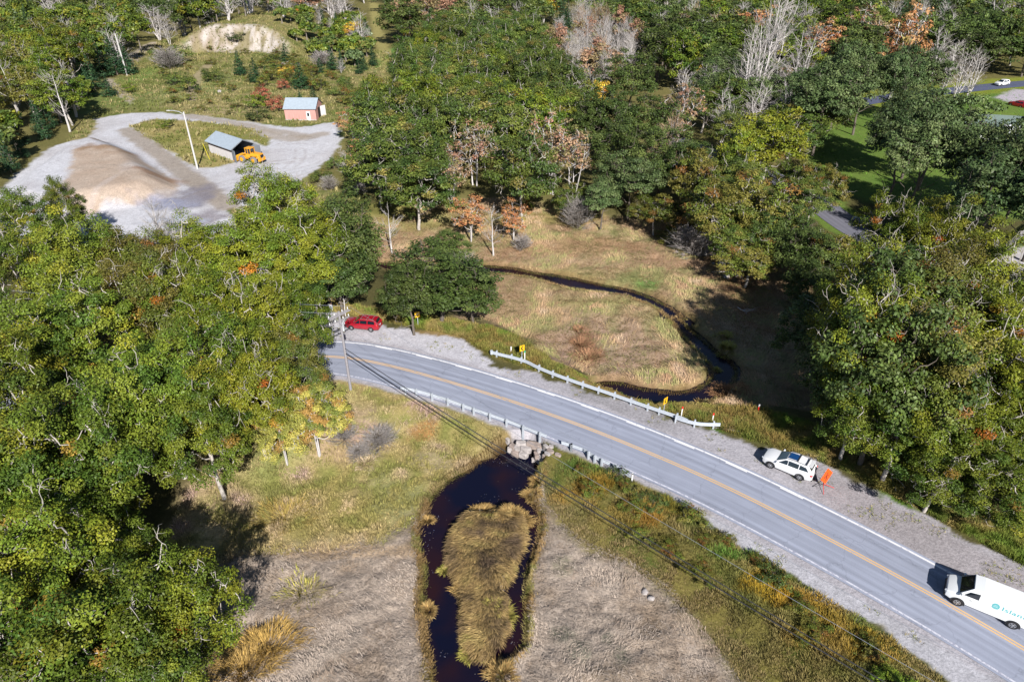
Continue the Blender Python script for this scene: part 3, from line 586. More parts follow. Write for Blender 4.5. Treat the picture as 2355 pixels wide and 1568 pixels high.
SP = [(L_(56, 92, 56), 5), (L_(74, 110, 66), 4), (L_(44, 78, 52), 3)]
PROTO = {}
def proto(key, fn, wood, lm):
    PROTO.setdefault(key, []).append((fn, wood, lm))
def near(base, s, **k): return lambda: broadleaf(s, 12.5, 5.2, 120, 290, .102, base, clr=1.12, **k)
def mid(base, s, **k): return lambda: broadleaf(s, 12.5, 5.2, 90, 140, .175, base, clr=1.25, snags=k.pop('snags', 9), **k)
def far(base, s, **k): return lambda: broadleaf(s, 12.5, 5.4, 58, 84, .29, base, clr=1.5, snags=3, **k)
for s in (1, 2, 3, 4): proto('n_oak', near(G1, s), bark, leafm)
for s in (5, 6, 7): proto('n_yel', near(G2, s, snags=26), bark, leafm)
for s in (8, 9): proto('n_rus', near(G6, s, snags=18), bark, leafm)
for s in (10,): proto('n_pale', near(AP, s, ntr=3, low=.12, dens_shell=.3), barkw, leafa)
for s in (11, 12, 13): proto('m_oak', mid(G1, s), bark, leafm)
for s in (61, 62): proto('n_edge', near(G1, s, low=.04, snags=20), bark, leafm)
for s in (63,): proto('talldead', lambda s=s: bare(s, 12.5, 2.6, 24, 4, .27, .022, sub=7), barkw, twigm)
for s in (64,): proto('talldead', lambda s=s: bare(s, 12.5, 3.0, 22, 3, .28, .022, sub=7), barkw, twigm)
for s in (14, 15, 16): proto('m_olive', mid(G3, s, snags=16), bark, leafm)
for s in (17, 18): proto('m_dark', mid(G4, s), barkd, leafm)
for s in (19, 20): proto('m_yel', mid(G2, s), bark, leafm)
for s in (21, 22): proto('m_rus', mid(G6, s, snags=16), bark, leafm)
for s in (23, 24, 25): proto('m_grey', mid(G5, s, low=.46), barkd, leafm)
for s in (26, 27): proto('m_tan', lambda s=s: broadleaf(s, 12.5, 4.2, 80, 34, .20, AT, clr=1.0, ntr=3, low=.25, snags=26, dens_shell=.2), barkw, leafa)
for s in (28, 29): proto('m_orange', lambda s=s: broadleaf(s, 12.5, 4.0, 80, 46, .22, AO, clr=1.0, ntr=3, low=.15, snags=20, dens_shell=.2), barkw, leafa)
for s in (30, 31, 32): proto('f_olive', far(G3, s), bark, leafm)
for s in (33, 34): proto('f_oak', far(G1, s), bark, leafm)
for s in (35, 36): proto('f_dark', far(G4, s), barkd, leafm)
for s in (37,): proto('f_grey', far(G5, s), barkd, leafm)
proto('f_tan', far(AT, 38, low=.2), barkw, leafa); proto('f_orange', far(AO, 39, low=.2), barkw, leafa); proto('f_yellow', far(AY, 40, low=.2), barkw, leafa); proto('f_red', far(AR, 41, low=.2), barkd, leafa)
for s in (42, 43, 44): proto('bare', lambda s=s: bare(s, 12.5, 3.6, 26, 3, .17, .017, sub=7), barkw, twigm)
for s in (45,): proto('bare_tan', lambda s=s: bare(s, 12.5, 3.8, 34, 3, .15, .024, sub=12), barkw, twigb)
for s in (46, 47): proto('dead', lambda s=s: bare(s, 12.5, 4.2, 22, 1, .27, .032, upr=.75, sub=6), barkw, twigm)
for s in (48, 49, 50): proto('spruce', lambda s=s: spruce(s, 12.5, 3.0, 26, 15, 16, .26, SP), barkd, needle)
def bush(base, s, n=26, nl=60, ls=.2): return lambda: broadleaf(s, 2.6, 1.7, n, nl, ls * .5, base, clr=.55, trunk_r=.07, low=.02, snags=5, ntr=3, dens_shell=.25, limb=6)
for s in (51, 52): proto('bush_olive', bush(G3, s), barkd, leafm)
for s in (53,): proto('bush_green', bush(G1, s), barkd, leafm)
for s in (54,): proto('bush_dark', bush(G4, s), barkd, leafm)
for s in (55,): proto('bush_orange', bush(AR, s), barkd, leafa)
for s in (56,): proto('bush_rus', bush(G6, s), barkd, leafm)
for s in (57,): proto('bush_yellow', bush(AY, s), barkd, leafa)
for s in (58,): proto('bush_bare', lambda s=s: bare(s, 3.0, 1.9, 26, 6, .05, .014, upr=.8, sub=9), barkd, twigm)
CACHE = {}
placed = []
TR = np.random.default_rng(99)
def plant(key, x, y, h, rad, label, cat='tree', name='broadleaf_tree', group=None, var=None):
    lst = PROTO[key]; i = (var if var is not None else int(TR.integers(len(lst)))) % len(lst)
    if (key, i) not in CACHE:
        fn, wd_, lm = lst[i]; a, b_ = fn(); a.materials.append(wd_); b_.materials.append(lm); CACHE[(key, i)] = (a, b_)
    a, b_ = CACHE[(key, i)]
    z = hz(x, y); o = empty(name, (x, y, z - .05), TR.uniform(0, 6.28), label, cat, group)
    base_h, base_r = (12.5, 5.2) if not key.startswith('bush') else (2.6, 1.7)
    if key in ('spruce',): base_r = 3.0
    if key in ('talldead',): base_r = 3.0
    if key in ('bare', 'bare_tan', 'm_tan', 'm_orange', 'dead'): base_r = 4.2
    o.scale = (rad / base_r * TR.uniform(.92, 1.08), rad / base_r * TR.uniform(.92, 1.08), h / base_h)
    for me, nm in ((a, 'trunk'), (b_, 'crown')):
        c_ = bpy.data.objects.new(nm, me); col.objects.link(c_); c_.parent = o
    placed.append((x, y, rad)); return o
# ------------------------------------------------------------------ trees one can point at: (kind, photo position of the crown, radius, height, label)
def T(key, px, py, rad, h, label, **k):
    if key.startswith('n_'): rad *= .95
    x, y = at(px, py, h * .62 - .5); return plant(key, x, y, h, rad, label, **k)
LT = 'oaks of the wood left of the road'
for a in [
 ('n_oak', 40, 1500, 5.4, 13, 'bushy green oak filling the bottom left corner of the photo'),
 ('n_oak', 245, 1475, 5.2, 12.5, 'green oak with pale dead branches, second crown from the bottom left corner'),
 ('n_yel', 375, 1400, 3.7, 11.5, 'yellow-green oak reaching bare white limbs out over the shaded marsh edge'),
 ('n_oak', 350, 1550, 3.4, 10, 'low green oak at the bottom edge beside the matted brown grass'),
 ('n_yel', 120, 1290, 4.8, 13, 'sunlit yellow-green oak above the bottom left corner, against a dark gap'),
 ('n_oak', 290, 1290, 3.5, 10, 'green oak on the lower right side of the dark gap in the left wood'),
 ('n_oak', 20, 1120, 5.0, 13, 'green oak at the left photo edge just above the lower oaks'),
 ('n_oak', 190, 1060, 5.2, 14, 'green oak left of the dark gap, below the hidden stretch of road'),
 ('n_oak', 470, 1000, 4.3, 12, 'green oak right beside the sunlit grass left of the yellowing tree'),
 ('n_yel', 580, 915, 4.1, 12, 'light green oak below the shaded road and left of the utility pole'),
 ('n_oak', 50, 950, 5.4, 14, 'large green oak at the left photo edge below the shaded road'),
 ('n_oak', 370, 935, 5.2, 14, 'broad green oak hiding the road, centre of the left wood'),
 ('n_oak', 490, 865, 4.8, 13, 'green oak over the hidden road with thin grey limbs showing'),
 ('n_rus', 668, 850, 3.5, 10.5, 'olive oak leaning towards the utility pole from the left'),
 ('n_pale', 715, 945, 2.8, 8.5, 'yellow and orange young tree with white stems left of the utility pole base'),
 ('n_pale', 640, 975, 2.4, 7.5, 'small yellow-green tree just left of the orange-tinted young tree'),
 ('n_oak', 60, 830, 5.4, 14, 'green oak at the left edge behind the shaded road'),
 ('n_oak', 200, 770, 5.4, 14, 'green oak behind the shaded road in the left wood'),
 ('n_rus', 345, 715, 5.0, 13.5, 'olive-brown oak with scattered red leaves in the middle of the left wood'),
 ('n_yel', 455, 720, 4.6, 13.5, 'light green oak beside the gap that shows the dirt drive'),
 ('n_yel', 580, 750, 4.8, 13, 'light green oak right of the gap with the dirt drive'),
 ('n_oak', 668, 742, 4.0, 11.5, 'green oak nearest the red parked car on its left side'),
 ('n_oak', 40, 640, 5.6, 14.5, 'tall green oak at the left edge behind the middle oaks'),
 ('n_oak', 190, 610, 5.6, 14.5, 'green oak with one orange tuft near the sand pile side of the left wood'),
 ('n_rus', 340, 630, 4.8, 12.5, 'russet-tinged oak behind the middle of the left wood'),
 ('n_yel', 470, 615, 4.8, 13, 'bright yellow-green oak just below the grey leafless shrub by the gravel yard'),
 ('n_yel', 640, 500, 5.6, 15, 'tall yellow-green oak between gravel yard and red car, topmost of its clump'),
 ('n_yel', 590, 615, 5.2, 14, 'yellow-green oak with an orange patch, left half of the clump behind the red car'),
 ('n_yel', 710, 600, 5.2, 14, 'yellow-green oak with red-orange leaves at its centre, above the red car'),
 ('m_dark', 790, 560, 5.6, 13, 'grey-green oak with bare twigs on top, right side of the clump above the red car'),
 ('m_dark', 775, 638, 4.2, 10, 'dark green oak directly behind the photographer in white trousers'),
 ('n_oak', 60, 525, 4.4, 12, 'green oak whose top stands against the sand pile at the left'),
 ('n_oak', 150, 490, 3.0, 11.5, 'slender green oak standing up in front of the sand pile'),
 ('m_dark', 1010, 650, 5.6, 9.5, 'round dark green oak alone on the marsh edge right of the red car'),
 ('m_dark', 945, 685, 3.4, 9, 'dark green tree with a white trunk joined to the round marsh edge oak'),
 ('m_dark', 1085, 665, 3.2, 7.5, 'smaller dark crown on the right flank of the round marsh edge oak'),
 ('m_dark', 1030, 545, 2.6, 5, 'small dark bushy tree behind the round marsh edge oak'),
]: T(*a)
for a in [
 ('n_yel', 2060, 560, 4.6, 13, 'golden-green oak overhanging the end of the back road'),
 ('n_yel', 2170, 590, 5.0, 14, 'yellow-green oak right of the golden one by the back road'),
 ('n_yel', 2010, 700, 5.0, 17, 'yellow-green oak with bare grey limbs at the shadow edge of the marsh'),
 ('n_rus', 2130, 720, 5.4, 16.5, 'olive oak full of pale dead twigs, upper middle of the right wood'),
 ('n_yel', 2270, 700, 5.6, 14.5, 'yellow-green oak with a few orange tufts near the gravel drive at the right'),
 ('n_yel', 2350, 800, 5.6, 14.5, 'yellow-green oak on the right photo edge below the gravel drive'),
 ('n_yel', 1985, 805, 4.6, 16.5, 'thin olive oak leaning out over the shaded marsh'),
 ('m_dark', 2030, 755, 4.6, 17, 'dark tall oak added behind the bare-limbed one to shade the marsh'),  # added tree, placed to deepen the shadow on the upper marsh
 ('m_dark', 2045, 880, 4.6, 16, 'dark tall oak added behind the marsh corner oak for its shadow'),  # also added, its shadow closes lit gaps on the marsh
 ('m_dark', 1945, 860, 3.6, 12, 'dark oak leaning from the right wood over the stream bend shade'),
 ('n_rus', 2110, 850, 5.2, 16, 'olive oak with long white dead limbs, centre of the right wood'),
 ('n_yel', 2240, 860, 5.4, 14, 'green-gold oak laced with grey twigs, right of centre in the right wood'),
 ('n_edge', 1975, 935, 4.0, 11, 'green oak at the marsh corner above the white parked car'),
 ('n_edge', 2080, 980, 4.4, 11, 'green oak behind the verge above the orange roadwork sign'),
 ('n_yel', 2210, 990, 4.8, 11, 'yellow-green oak in the lower right wood'),
 ('n_yel', 2330, 950, 5.2, 12, 'yellow-green oak at the right photo edge, second from the lowest'),
 ('n_edge', 2165, 1078, 3.6, 8.5, 'green oak with dark low boughs nearest the grassy verge'),
 ('n_edge', 2285, 1085, 4.2, 9, 'yellow-green oak lowest on the right photo edge above the tan weeds'),
 ('n_edge', 2385, 1075, 4.2, 9, 'yellow oak cut by the right photo edge above the tan weeds'),
 ('m_dark', 1870, 640, 3.6, 8, 'dark shaded tree behind the boulders on the marsh edge'),
 ('m_dark', 1900, 760, 4.0, 9, 'dark tree in the shade beside the marsh, half hidden'),
 ('m_yel', 1765, 330, 6.6, 14, 'big olive-gold oak standing over the back road'),
 ('m_yel', 1700, 370, 4.6, 12, 'gold-green oak left of the big one over the back road'),
 ('m_rus', 1640, 470, 5.2, 12, 'dark russet oak above the tangle of dead brush'),
 ('m_rus', 1740, 470, 5.0, 12, 'russet-green oak between the marsh and the back road'),
 ('m_rus', 1600, 420, 4.4, 11, 'olive-brown oak left of the russet oaks by the back road'),
 ('m_dark', 1800, 520, 3.8, 9, 'dark green oak behind the boulders below the back road'),
 ('m_rus', 1900, 430, 3.0, 7.5, 'small orange-tinged tree beside the bend of the back road'),
 ('m_olive', 1690, 540, 3.0, 7, 'low olive tree right of the dead brush tangle'),
 ('m_dark', 1450, 190, 6.6, 14.5, 'large dome-shaped dark olive oak above the tan birches, back of the clearing'),
 ('m_dark', 1400, 280, 5.6, 14, 'dark oak under the yellow leaves in the middle background'),
 ('m_dark', 1500, 290, 5.4, 13, 'dark olive oak right below the dome-shaped oak'),
 ('m_dark', 1420, 360, 5.0, 12, 'dark oak right of the pink-tan birch, in front of the yellow tree'),
 ('m_dark', 1520, 370, 5.2, 12, 'dark oak between the grey-green oak and the half-bare tan tree'),
 ('m_dark', 1350, 300, 4.6, 12, 'dark oak directly behind the pink-tan birch'),
 ('m_olive', 1310, 440, 2.6, 6, 'low olive tree right of the twin white birch trunks'),
 ('m_rus', 1510, 470, 3.2, 7, 'low russet tree at the fallen white limb'),
 ('m_grey', 1450, 410, 4.8, 11, 'grey-green oak at the back edge of the marsh, left of the fallen white limb'),
 ('m_grey', 1385, 450, 3.2, 8, 'low grey-green tree left of the grey-green oak at the marsh edge'),
 ('m_tan', 1275, 345, 5.0, 14, 'pink-tan birch with twin white trunks at the back edge of the marsh'),
 ('m_tan', 1090, 345, 3.6, 12, 'tan half-bare tree in front of the great oaks'),
 ('m_tan', 1040, 385, 3.0, 10, 'shorter tan half-bare tree left of the taller one before the great oaks'),
 ('m_tan', 1318, 375, 3.4, 11, 'pinkish half-bare birch just right of the twin-trunked one'),
 ('bare_tan', 1545, 330, 4.0, 11, 'greyish half-bare tree with white trunks left of the back road end'),
 ('m_olive', 1675, 300, 4.4, 10, 'olive tree hiding the far end of the back road'),
 ('m_rus', 1825, 425, 3.8, 9, 'russet-olive tree overhanging the middle of the back road'),
 ('m_olive', 1868, 468, 3.2, 7.5, 'small olive tree overhanging the near bend of the back road'),
 ('m_olive', 1700, 420, 4.0, 10, 'olive tree in the shade between two big oaks by the back road'),
 ('m_dark', 1570, 400, 4.4, 11, 'dark tree below the grey half-bare tree near the back road end'),
 ('m_dark', 1860, 570, 4.0, 9, 'dark tree on the strip between the marsh and the back road bend'),
 ('m_rus', 1920, 580, 3.6, 9, 'russet tree right below the back road bend'),
 ('m_tan', 1560, 260, 4.6, 13, 'thinly leaved tan tree with white trunks right of the dark oaks'),
 ('m_orange', 1080, 480, 2.5, 7.5, 'small bright orange tree left of the white dead birch'),
 ('m_orange', 1180, 485, 2.2, 6.5, 'peach-coloured thin sapling clump right of the white dead birch'),
 ('m_orange', 810, 285, 3.4, 7, 'orange-brown tree beside the gravel yard entrance'),
 ('m_orange', 830, 350, 2.6, 6, 'rusty low tree on the right rim of the gravel yard'),
 ('f_yellow', 1375, 225, 3.2, 9, 'bright yellow tree glowing between the dark oaks'),
 ('f_yellow', 1615, 190, 3.0, 9, 'golden tree right of the dome-shaped oak'),
 ('m_orange', 1905, 95, 7.0, 15, 'coral-orange tree at the far end of the lawn woods'),
 ('m_orange', 2078, 100, 6.5, 24, 'tall tan-orange tree above the lawns at the upper right'),
 ('m_tan', 2000, 75, 7.5, 17, 'tan thinning tree between the coral and the tan-orange ones'),
 ('f_red', 1125, 20, 4.5, 12, 'dark red tree at the top edge of the photo'),
 ('f_red', 1180, 40, 4.0, 9, 'dull red tree right of the dark red one at the top edge'),
 ('f_yellow', 1250, 15, 5.5, 13, 'pale gold tree at the top edge right of the dull red one'),
 ('bush_orange', 600, 215, 2.6, 4.2, 'red-orange sumac shrub left of the pink shed'),
 ('bush_orange', 635, 240, 2.6, 4.0, 'red shrub touching the left side of the pink shed'),
 ('bush_orange', 650, 195, 2.0, 3.0, 'crimson shrub behind the pink shed'),
 ('bush_yellow', 655, 165, 2.2, 3.0, 'yellow shrub behind the spruces above the pink shed'),
 ('bush_green', 590, 235, 3.0, 3.6, 'yellow-green shrub left of the red sumac'),
 ('bush_dark', 590, 265, 3.0, 3.2, 'dark green shrub below the red sumac'),
 ('bush_green', 380, 290, 1.9, 2.0, 'round green shrub on the grass island behind the street lamp'),
 ('bush_olive', 400, 180, 3.6, 4.0, 'silvery green bush in the middle of the rough field'),
 ('bush_olive', 435, 195, 3.2, 4.0, 'olive bush right of the silvery one in the rough field'),
 ('bush_olive', 495, 175, 3.2, 3.4, 'round olive bush alone on the rough slope below the sand bank'),
 ('bush_green', 295, 205, 2.4, 2.4, 'green bush beside the bare scrape near the tall bare pole'),
 ('bush_dark', 545, 107, 3.4, 3.0, 'green shrub growing on the cut sand bank'),
 ('bush_olive', 390, 125, 6.0, 6.0, 'greyish broad thicket below the left end of the sand bank'),
 ('bush_bare', 385, 140, 5.0, 5.0, 'purple-grey leafless thicket left of the sand bank'),
]:
    nm = 'shrub' if a[0].startswith('bush') else ('autumn_tree' if a[0] in ('m_orange', 'f_orange', 'f_yellow', 'f_red', 'n_pale', 'm_tan', 'f_tan') else 'broadleaf_tree')
    T(*a, cat='shrub' if nm == 'shrub' else 'tree', name=nm)
for a in [
 ('dead', 1133, 500, 2.6, 8.5, 'white leafless birch between the orange tree and the peach saplings'),
 ('dead', 893, 500, 2.8, 8, 'crooked white dead tree left of the round marsh edge oak'),
 ('dead', 785, 660, 1.6, 7.5, 'dead snag with twisted top behind the utility pole'),
 ('dead', 965, 600, 3.0, 7.5, 'grey dead tree leaning behind the round marsh edge oak'),
 ('bare', 355, 500, 3.4, 9, 'grey leafless shrubby tree below the gravel yard'),
 ('bare', 395, 520, 2.6, 6.5, 'brownish leafless bush right of the grey one below the gravel yard'),
 ('dead', 1700, 445, 1.8, 7, 'thin dead stem near the back road bend'),
 ('dead', 130, 215, 4.4, 15, 'tall white leafless tree at the front of the upper left wood'),
 ('dead', 15, 190, 5.0, 15, 'pale dead tree at the left photo edge of the upper left wood'),
 ('dead', 1230, 300, 2.0, 9, 'slim white trunk standing among the great oaks'),
 ('bare', 850, 315, 1.8, 6, 'spindly white sapling on the right rim of the gravel yard'),
 ('bare', 790, 372, 2.0, 6, 'bare young birch at the lower right rim of the gravel yard'),
 ('dead', 868, 400, 3.0, 5, 'pale tangled dead tree at the edge of the great oaks'),
 ('talldead', 1760, 105, 6.0, 27, 'very tall grey leafless tree behind the back road'),
 ('talldead', 1795, 70, 6.0, 26, 'second tall leafless tree, to the right of the tallest'),
 ('talldead', 1730, 150, 5.0, 22, 'grey leafless tree with a lit trunk in front of the tallest ones'),
 ('talldead', 1838, 150, 5.5, 20, 'dark grey leafless tree right of the tallest ones'),
 ('talldead', 2185, 150, 4.0, 14, 'white-stemmed leafless tree behind the far road, left of the pair'),
 ('talldead', 2215, 165, 4.0, 13, 'white-stemmed leafless tree behind the far road, middle one'),
 ('talldead', 2245, 160, 3.6, 13, 'white-stemmed leafless tree behind the far road, right one'),
 ('talldead', 2160, 120, 4.4, 15, 'grey leafless tree further left behind the far road'),
 ('talldead', 1390, 90, 4.5, 14, 'grey leafless tree with bright stems at the front of the pale stand'),
 ('talldead', 1590, 30, 5.0, 16, 'grey leafless tree above the tan fine-twigged trees'),
 ('talldead', 825, 60, 4.0, 12, 'white leafless tree left of the grassy trail'),
 ('talldead', 2050, 40, 4.5, 15, 'grey leafless tree above the tall tan-orange tree'),
 ('talldead', 1230, 60, 4.0, 12, 'pale leafless tree right of the dull red tree at the top'),
 ('bare_tan', 1600, 50, 5.0, 13, 'tan fine-twigged tree above the middle woods'),
 ('bare_tan', 1570, 65, 4.5, 13, 'left tan fine-twigged tree above the middle woods'),
 ('bare_tan', 1640, 62, 4.2, 12, 'right tan fine-twigged tree above the middle woods'),
 ('bare', 1630, 215, 4.0, 9, 'pale leafless tree in front of the dark rounded oak'),
 ('bush_bare', 1595, 545, 3.2, 3.4, 'tangled heap of dead brush at the marsh edge'),
 ('bush_bare', 1660, 560, 2.2, 2.4, 'smaller dead brush right of the tangled heap'),
 ('bush_bare', 1200, 545, 1.6, 1.8, 'low grey dead brush on the upper marsh rim'),
 ('bush_bare', 1330, 480, 2.6, 4.0, 'leafless brown alder clump at the back edge of the marsh'),
 ('bush_bare', 790, 1000, 1.5, 1.3, 'low pinkish twiggy scrub in the field near the yellowing tree'),
 ('bush_bare', 868, 998, 1.7, 1.5, 'purple-brown twiggy scrub in the field above the pond'),
 ('bush_bare', 820, 1025, 1.2, 1.0, 'small pinkish scrub between two larger twiggy patches'),
 ('bush_bare', 1060, 580, 2.6, 3.0, 'pale dead brush on the right of the small dark bushy tree'),
 ('bush_bare', 740, 140, 4.0, 3.5, 'grey brush right of the spruces on the rough slope'),
]:
    T(*a, cat='dead tree' if a[0] == 'dead' else ('leafless tree' if not a[0].startswith('bush') else 'brush'), name='dead_tree' if a[0] == 'dead' else ('leafless_tree' if not a[0].startswith('bush') else 'dead_brush'))
for a in [
 (547, 140, 2.6, 8, 'left spruce of the three on the slope under the sand bank'), (583, 158, 2.6, 7.5, 'middle spruce of the three on the slope under the sand bank'), (610, 165, 1.3, 4, 'smallest spruce of the three under the sand bank'),
 (721, 225, 2.0, 6.5, 'dark spruce just behind the roof of the pink shed'), (690, 225, 1.4, 5, 'slimmer spruce left of the other behind the pink shed roof'),
 (655, 120, 2.4, 7, 'pale bluish spruce right of the white rock pile'), (688, 170, 3.0, 8, 'broad spruce up the slope behind the pink shed'), (760, 130, 2.4, 8, 'spruce at the upper right of the rough slope'),
 (245, 195, 2.4, 6, 'spruce at the near edge beside the bare scrape'), (225, 130, 3.2, 11, 'dark spruce left of the tall bare pole'), (255, 120, 3.4, 12, 'dark spruce behind the tall bare pole'), (285, 130, 3.2, 10, 'dark spruce right behind the tall bare pole'), (205, 160, 2.8, 10, 'dark spruce at the edge of the wood left of the bare pole'),
 (735, 150, 1.8, 5, 'small spruce in the scrub right of the broad spruce'),
]: T('spruce', *a, cat='spruce', name='spruce_tree')

# ------------------------------------------------------------------ the woods filled tree by tree
keep = [(pit, -1.5), (pull, 0), (lawn, 2), (marsh2, 3.0), (marsh, 3)]
def in_clear(x, y):
    X = np.array([x]); Y = np.array([y])
    return pld(X, Y, road_c, 20)[0] < 8.5 or pld(X, Y, broad, 20)[0] < 5.5 or pld(X, Y, froad, 20)[0] < 6 or pld(X, Y, trail, 20)[0] < 5
def fill(name, poly, z, spacing, kinds, group, label, hr=(10, 14), rr=(4.2, 5.6), cat='tree', oname='broadleaf_tree', maxn=400, clear=True, gapf=0.0, seed=0):
    r = np.random.default_rng(abs(hash(name)) % 1000 if False else sum(map(ord, name)) + seed)
    P = np.array(atl(poly, z)); x0, y0 = P.min(0); x1, y1 = P.max(0); n = 0
    cand = []
    yy = y0
    while yy < y1:
        s_ = spacing * max(1, .6 + yy / 380); xx = x0 + r.uniform(0, s_)
        while xx < x1: cand.append((xx + r.uniform(-.32, .32) * s_, yy + r.uniform(-.32, .32) * s_, s_)); xx += s_
        yy += s_ * .9
    X = np.array([c_[0] for c_ in cand]); Y = np.array([c_[1] for c_ in cand]); ok = sdp(X, Y, [tuple(p) for p in P]) < 0
    ks = [k_ for k_, w in kinds]; ws = np.array([w for k_, w in kinds], float); ws /= ws.sum()
    for (x, y, s_), o_ in zip(cand, ok):
        if not o_ or n >= maxn or r.uniform() < gapf: continue
        if clear and in_clear(x, y): continue
        if name in ('lawn', 'top', 'ur', 'great', 'slope'):
            fz = .85 if name == 'lawn' else .45; dep = y * .848 + (CAMH - 9) * .53; u = x / dep * K + CX; v = ((CAMH - 9) * .848 - y * .53) / dep * K + CY; pr = 5 / dep * K
            if any(a - pr * fz < u < c_ + pr * fz and b_ - pr * fz < v < d_ + pr * fz for a, b_, c_, d_ in ((2235, 275, 2380, 322), (2290, 195, 2400, 240), (2160, 200, 2240, 212), (1960, 275, 2010, 330), (1880, 60, 1930, 130), (2050, 40, 2105, 150), (868, 0, 900, 190), (1245, 330, 1320, 450), (1060, 340, 1120, 440), (700, 120, 860, 200))): continue
        rad = r.uniform(*rr) * max(1, (.8 + y / 900)); h = r.uniform(*hr)
        if any((x - a) ** 2 + (y - b_) ** 2 < ((rad + c_) * .52) ** 2 for a, b_, c_ in placed): continue
        # patchy woods: the kind drifts with place
        v = float(noise(np.array([x / 30.]), np.array([y / 30.]), 77 + seed)[0]) * .7 + r.uniform(0, .3); k_ = ks[int(np.searchsorted(np.cumsum(ws), min(v * 1.05, .9999)))]
        sc = 1.0
        if k_ == 'spruce': rad *= .62; nm, ct, lb = 'spruce_tree', 'spruce', label.replace('broadleaf tree', 'spruce')
        elif ('bare' in k_ or k_ == 'talldead') and 'bush' not in k_: rad *= .9; nm, ct, lb = 'leafless_tree', 'leafless tree', label.replace('broadleaf tree', 'grey leafless tree')
        elif k_ == 'bush_bare': nm, ct, lb = 'dead_brush', 'brush', label
        elif k_[2:] in ('tan', 'orange', 'yellow', 'red'): nm, ct, lb = 'autumn_tree', 'tree', label.replace('broadleaf tree', {'tan': 'tan', 'orange': 'orange', 'yellow': 'yellow', 'red': 'red'}[k_[2:]] + ' autumn tree')
        else: nm, ct, lb = oname, cat, label.replace('broadleaf tree', {'oak': 'green', 'olive': 'olive-green', 'dark': 'dark green', 'grey': 'grey-green', 'yel': 'yellow-green', 'rus': 'russet-green'}.get(k_[2:], '') + ' broadleaf tree')
        lbw = lb; grp = group + {'spruce_tree': ', spruces', 'leafless_tree': ', leafless ones', 'autumn_tree': ', ' + k_[2:] + ' ones'}.get(nm, ', ' + k_[2:] + ' ones' if nm == 'broadleaf_tree' else '')
        QUEUE.append((k_, x, y, h, rad, lbw, ct, nm, grp)); placed.append((x, y, rad)); n += 1
    return n
cnt = {}; QUEUE = []
cnt['ule'] = fill('ule', [(-60, 400), (30, 345), (120, 280), (190, 215), (215, 150), (180, 150), (160, 200), (80, 260), (-60, 330)], 4, 5.0, [('m_dark', 1), ('m_olive', 1), ('spruce', 1), ('m_oak', 1)], 'front edge of the upper left wood', 'broadleaf tree along the front edge of the upper left wood', hr=(6, 10), rr=(2.6, 3.6), clear=False)
cnt['great'] = fill('great', [(820, 310), (860, 235), (930, 165), (985, 85), (1030, 45), (1200, 60), (1290, 110), (1320, 230), (1270, 330), (1230, 400), (1130, 430), (1000, 430), (900, 400), (830, 360)], 8, 7.6, [('m_oak', .9), ('m_olive', 3), ('m_oak', .8), ('m_yel', .5), ('m_rus', .6)],
   'great oaks behind the marsh', 'broadleaf tree with silvery limbs, among the great oaks between gravel yard and marsh', hr=(12, 15.5), rr=(4.8, 6.4))
cnt['ul'] = fill('ul', [(-260, 460), (-260, 60), (0, 40), (200, 30), (300, 50), (330, 60), (280, 110), (185, 150), (170, 190), (110, 235), (40, 280), (-40, 320)], 8, 7.4, [('m_olive', 3), ('spruce', .6), ('m_oak', 2), ('talldead', .35), ('m_rus', .8), ('m_oak', 1), ('spruce', .3), ('bare', .3)],
   'wood left of the gravel yard', 'broadleaf tree in the dense wood rising left of the gravel yard', hr=(12, 16), clear=False)
cnt['lw'] = fill('lw', [(-420, 1560), (-500, 600), (-300, 480), (-60, 560), (-60, 1560)], 8, 9, [('m_oak', 3), ('m_yel', 1)], 'oaks beyond the left photo edge', 'broadleaf tree just beyond the left edge of the photo', hr=(12, 14), maxn=26)
cnt['lgap'] = fill('lgap', [(-60, 1200), (-60, 560), (420, 560), (700, 560), (560, 900), (400, 1250), (0, 1500)], 7, 7.0, [('m_oak', 3), ('m_yel', 1), ('m_oak', 1)], 'understorey of the left wood', 'smaller broadleaf tree wedged between the big oaks left of the road', hr=(9, 11), rr=(3.4, 4.2), maxn=13)
cnt['ur'] = fill('ur', [(1590, 290), (1560, 180), (1640, 120), (1860, 150), (1900, 250), (1870, 330), (1780, 250), (1680, 260)], 7, 7.5, [('talldead', .9), ('m_dark', 1.5), ('m_olive', 1.2), ('talldead', .9), ('m_tan', .7), ('m_grey', 1), ('bare', .9)], 'trees behind the back road', 'broadleaf tree in the mixed woods behind the back road', hr=(9, 13))
cnt['lawn'] = fill('lawn', [(1850, 220), (1960, 190), (2120, 190), (2200, 235), (2354, 250), (2500, 250), (2560, 420), (2400, 560), (2250, 530), (2120, 490), (2000, 450), (1900, 340)], 9, 8.0, [('m_grey', 4), ('m_dark', 1)], 'tall grey-green trees of the house lawns', 'broadleaf tree shading the lawns around the houses at the right', hr=(14, 18), rr=(5, 6.6))
cnt['rw'] = fill('rw', [(2040, 640), (2420, 620), (2700, 700), (2800, 1200), (2450, 1150), (2200, 1060), (2040, 920)], 7, 8.0, [('m_yel', 3), ('m_oak', 1.5), ('m_rus', 1)], 'understorey of the right wood', 'smaller broadleaf tree wedged between the big oaks right of the marsh', hr=(9, 11.5), rr=(3.6, 4.6), maxn=40)
cnt['midr'] = fill('midr', [(1560, 500), (1540, 430), (1640, 400), (1800, 470), (1880, 560), (1960, 610), (1960, 680), (1860, 620), (1700, 560)], 5, 6.0, [('m_rus', 2), ('m_dark', 2), ('m_olive', 1)], 'low trees between marsh and back road', 'low broadleaf tree between the upper marsh and the back road', hr=(6, 9), rr=(2.8, 4.0))
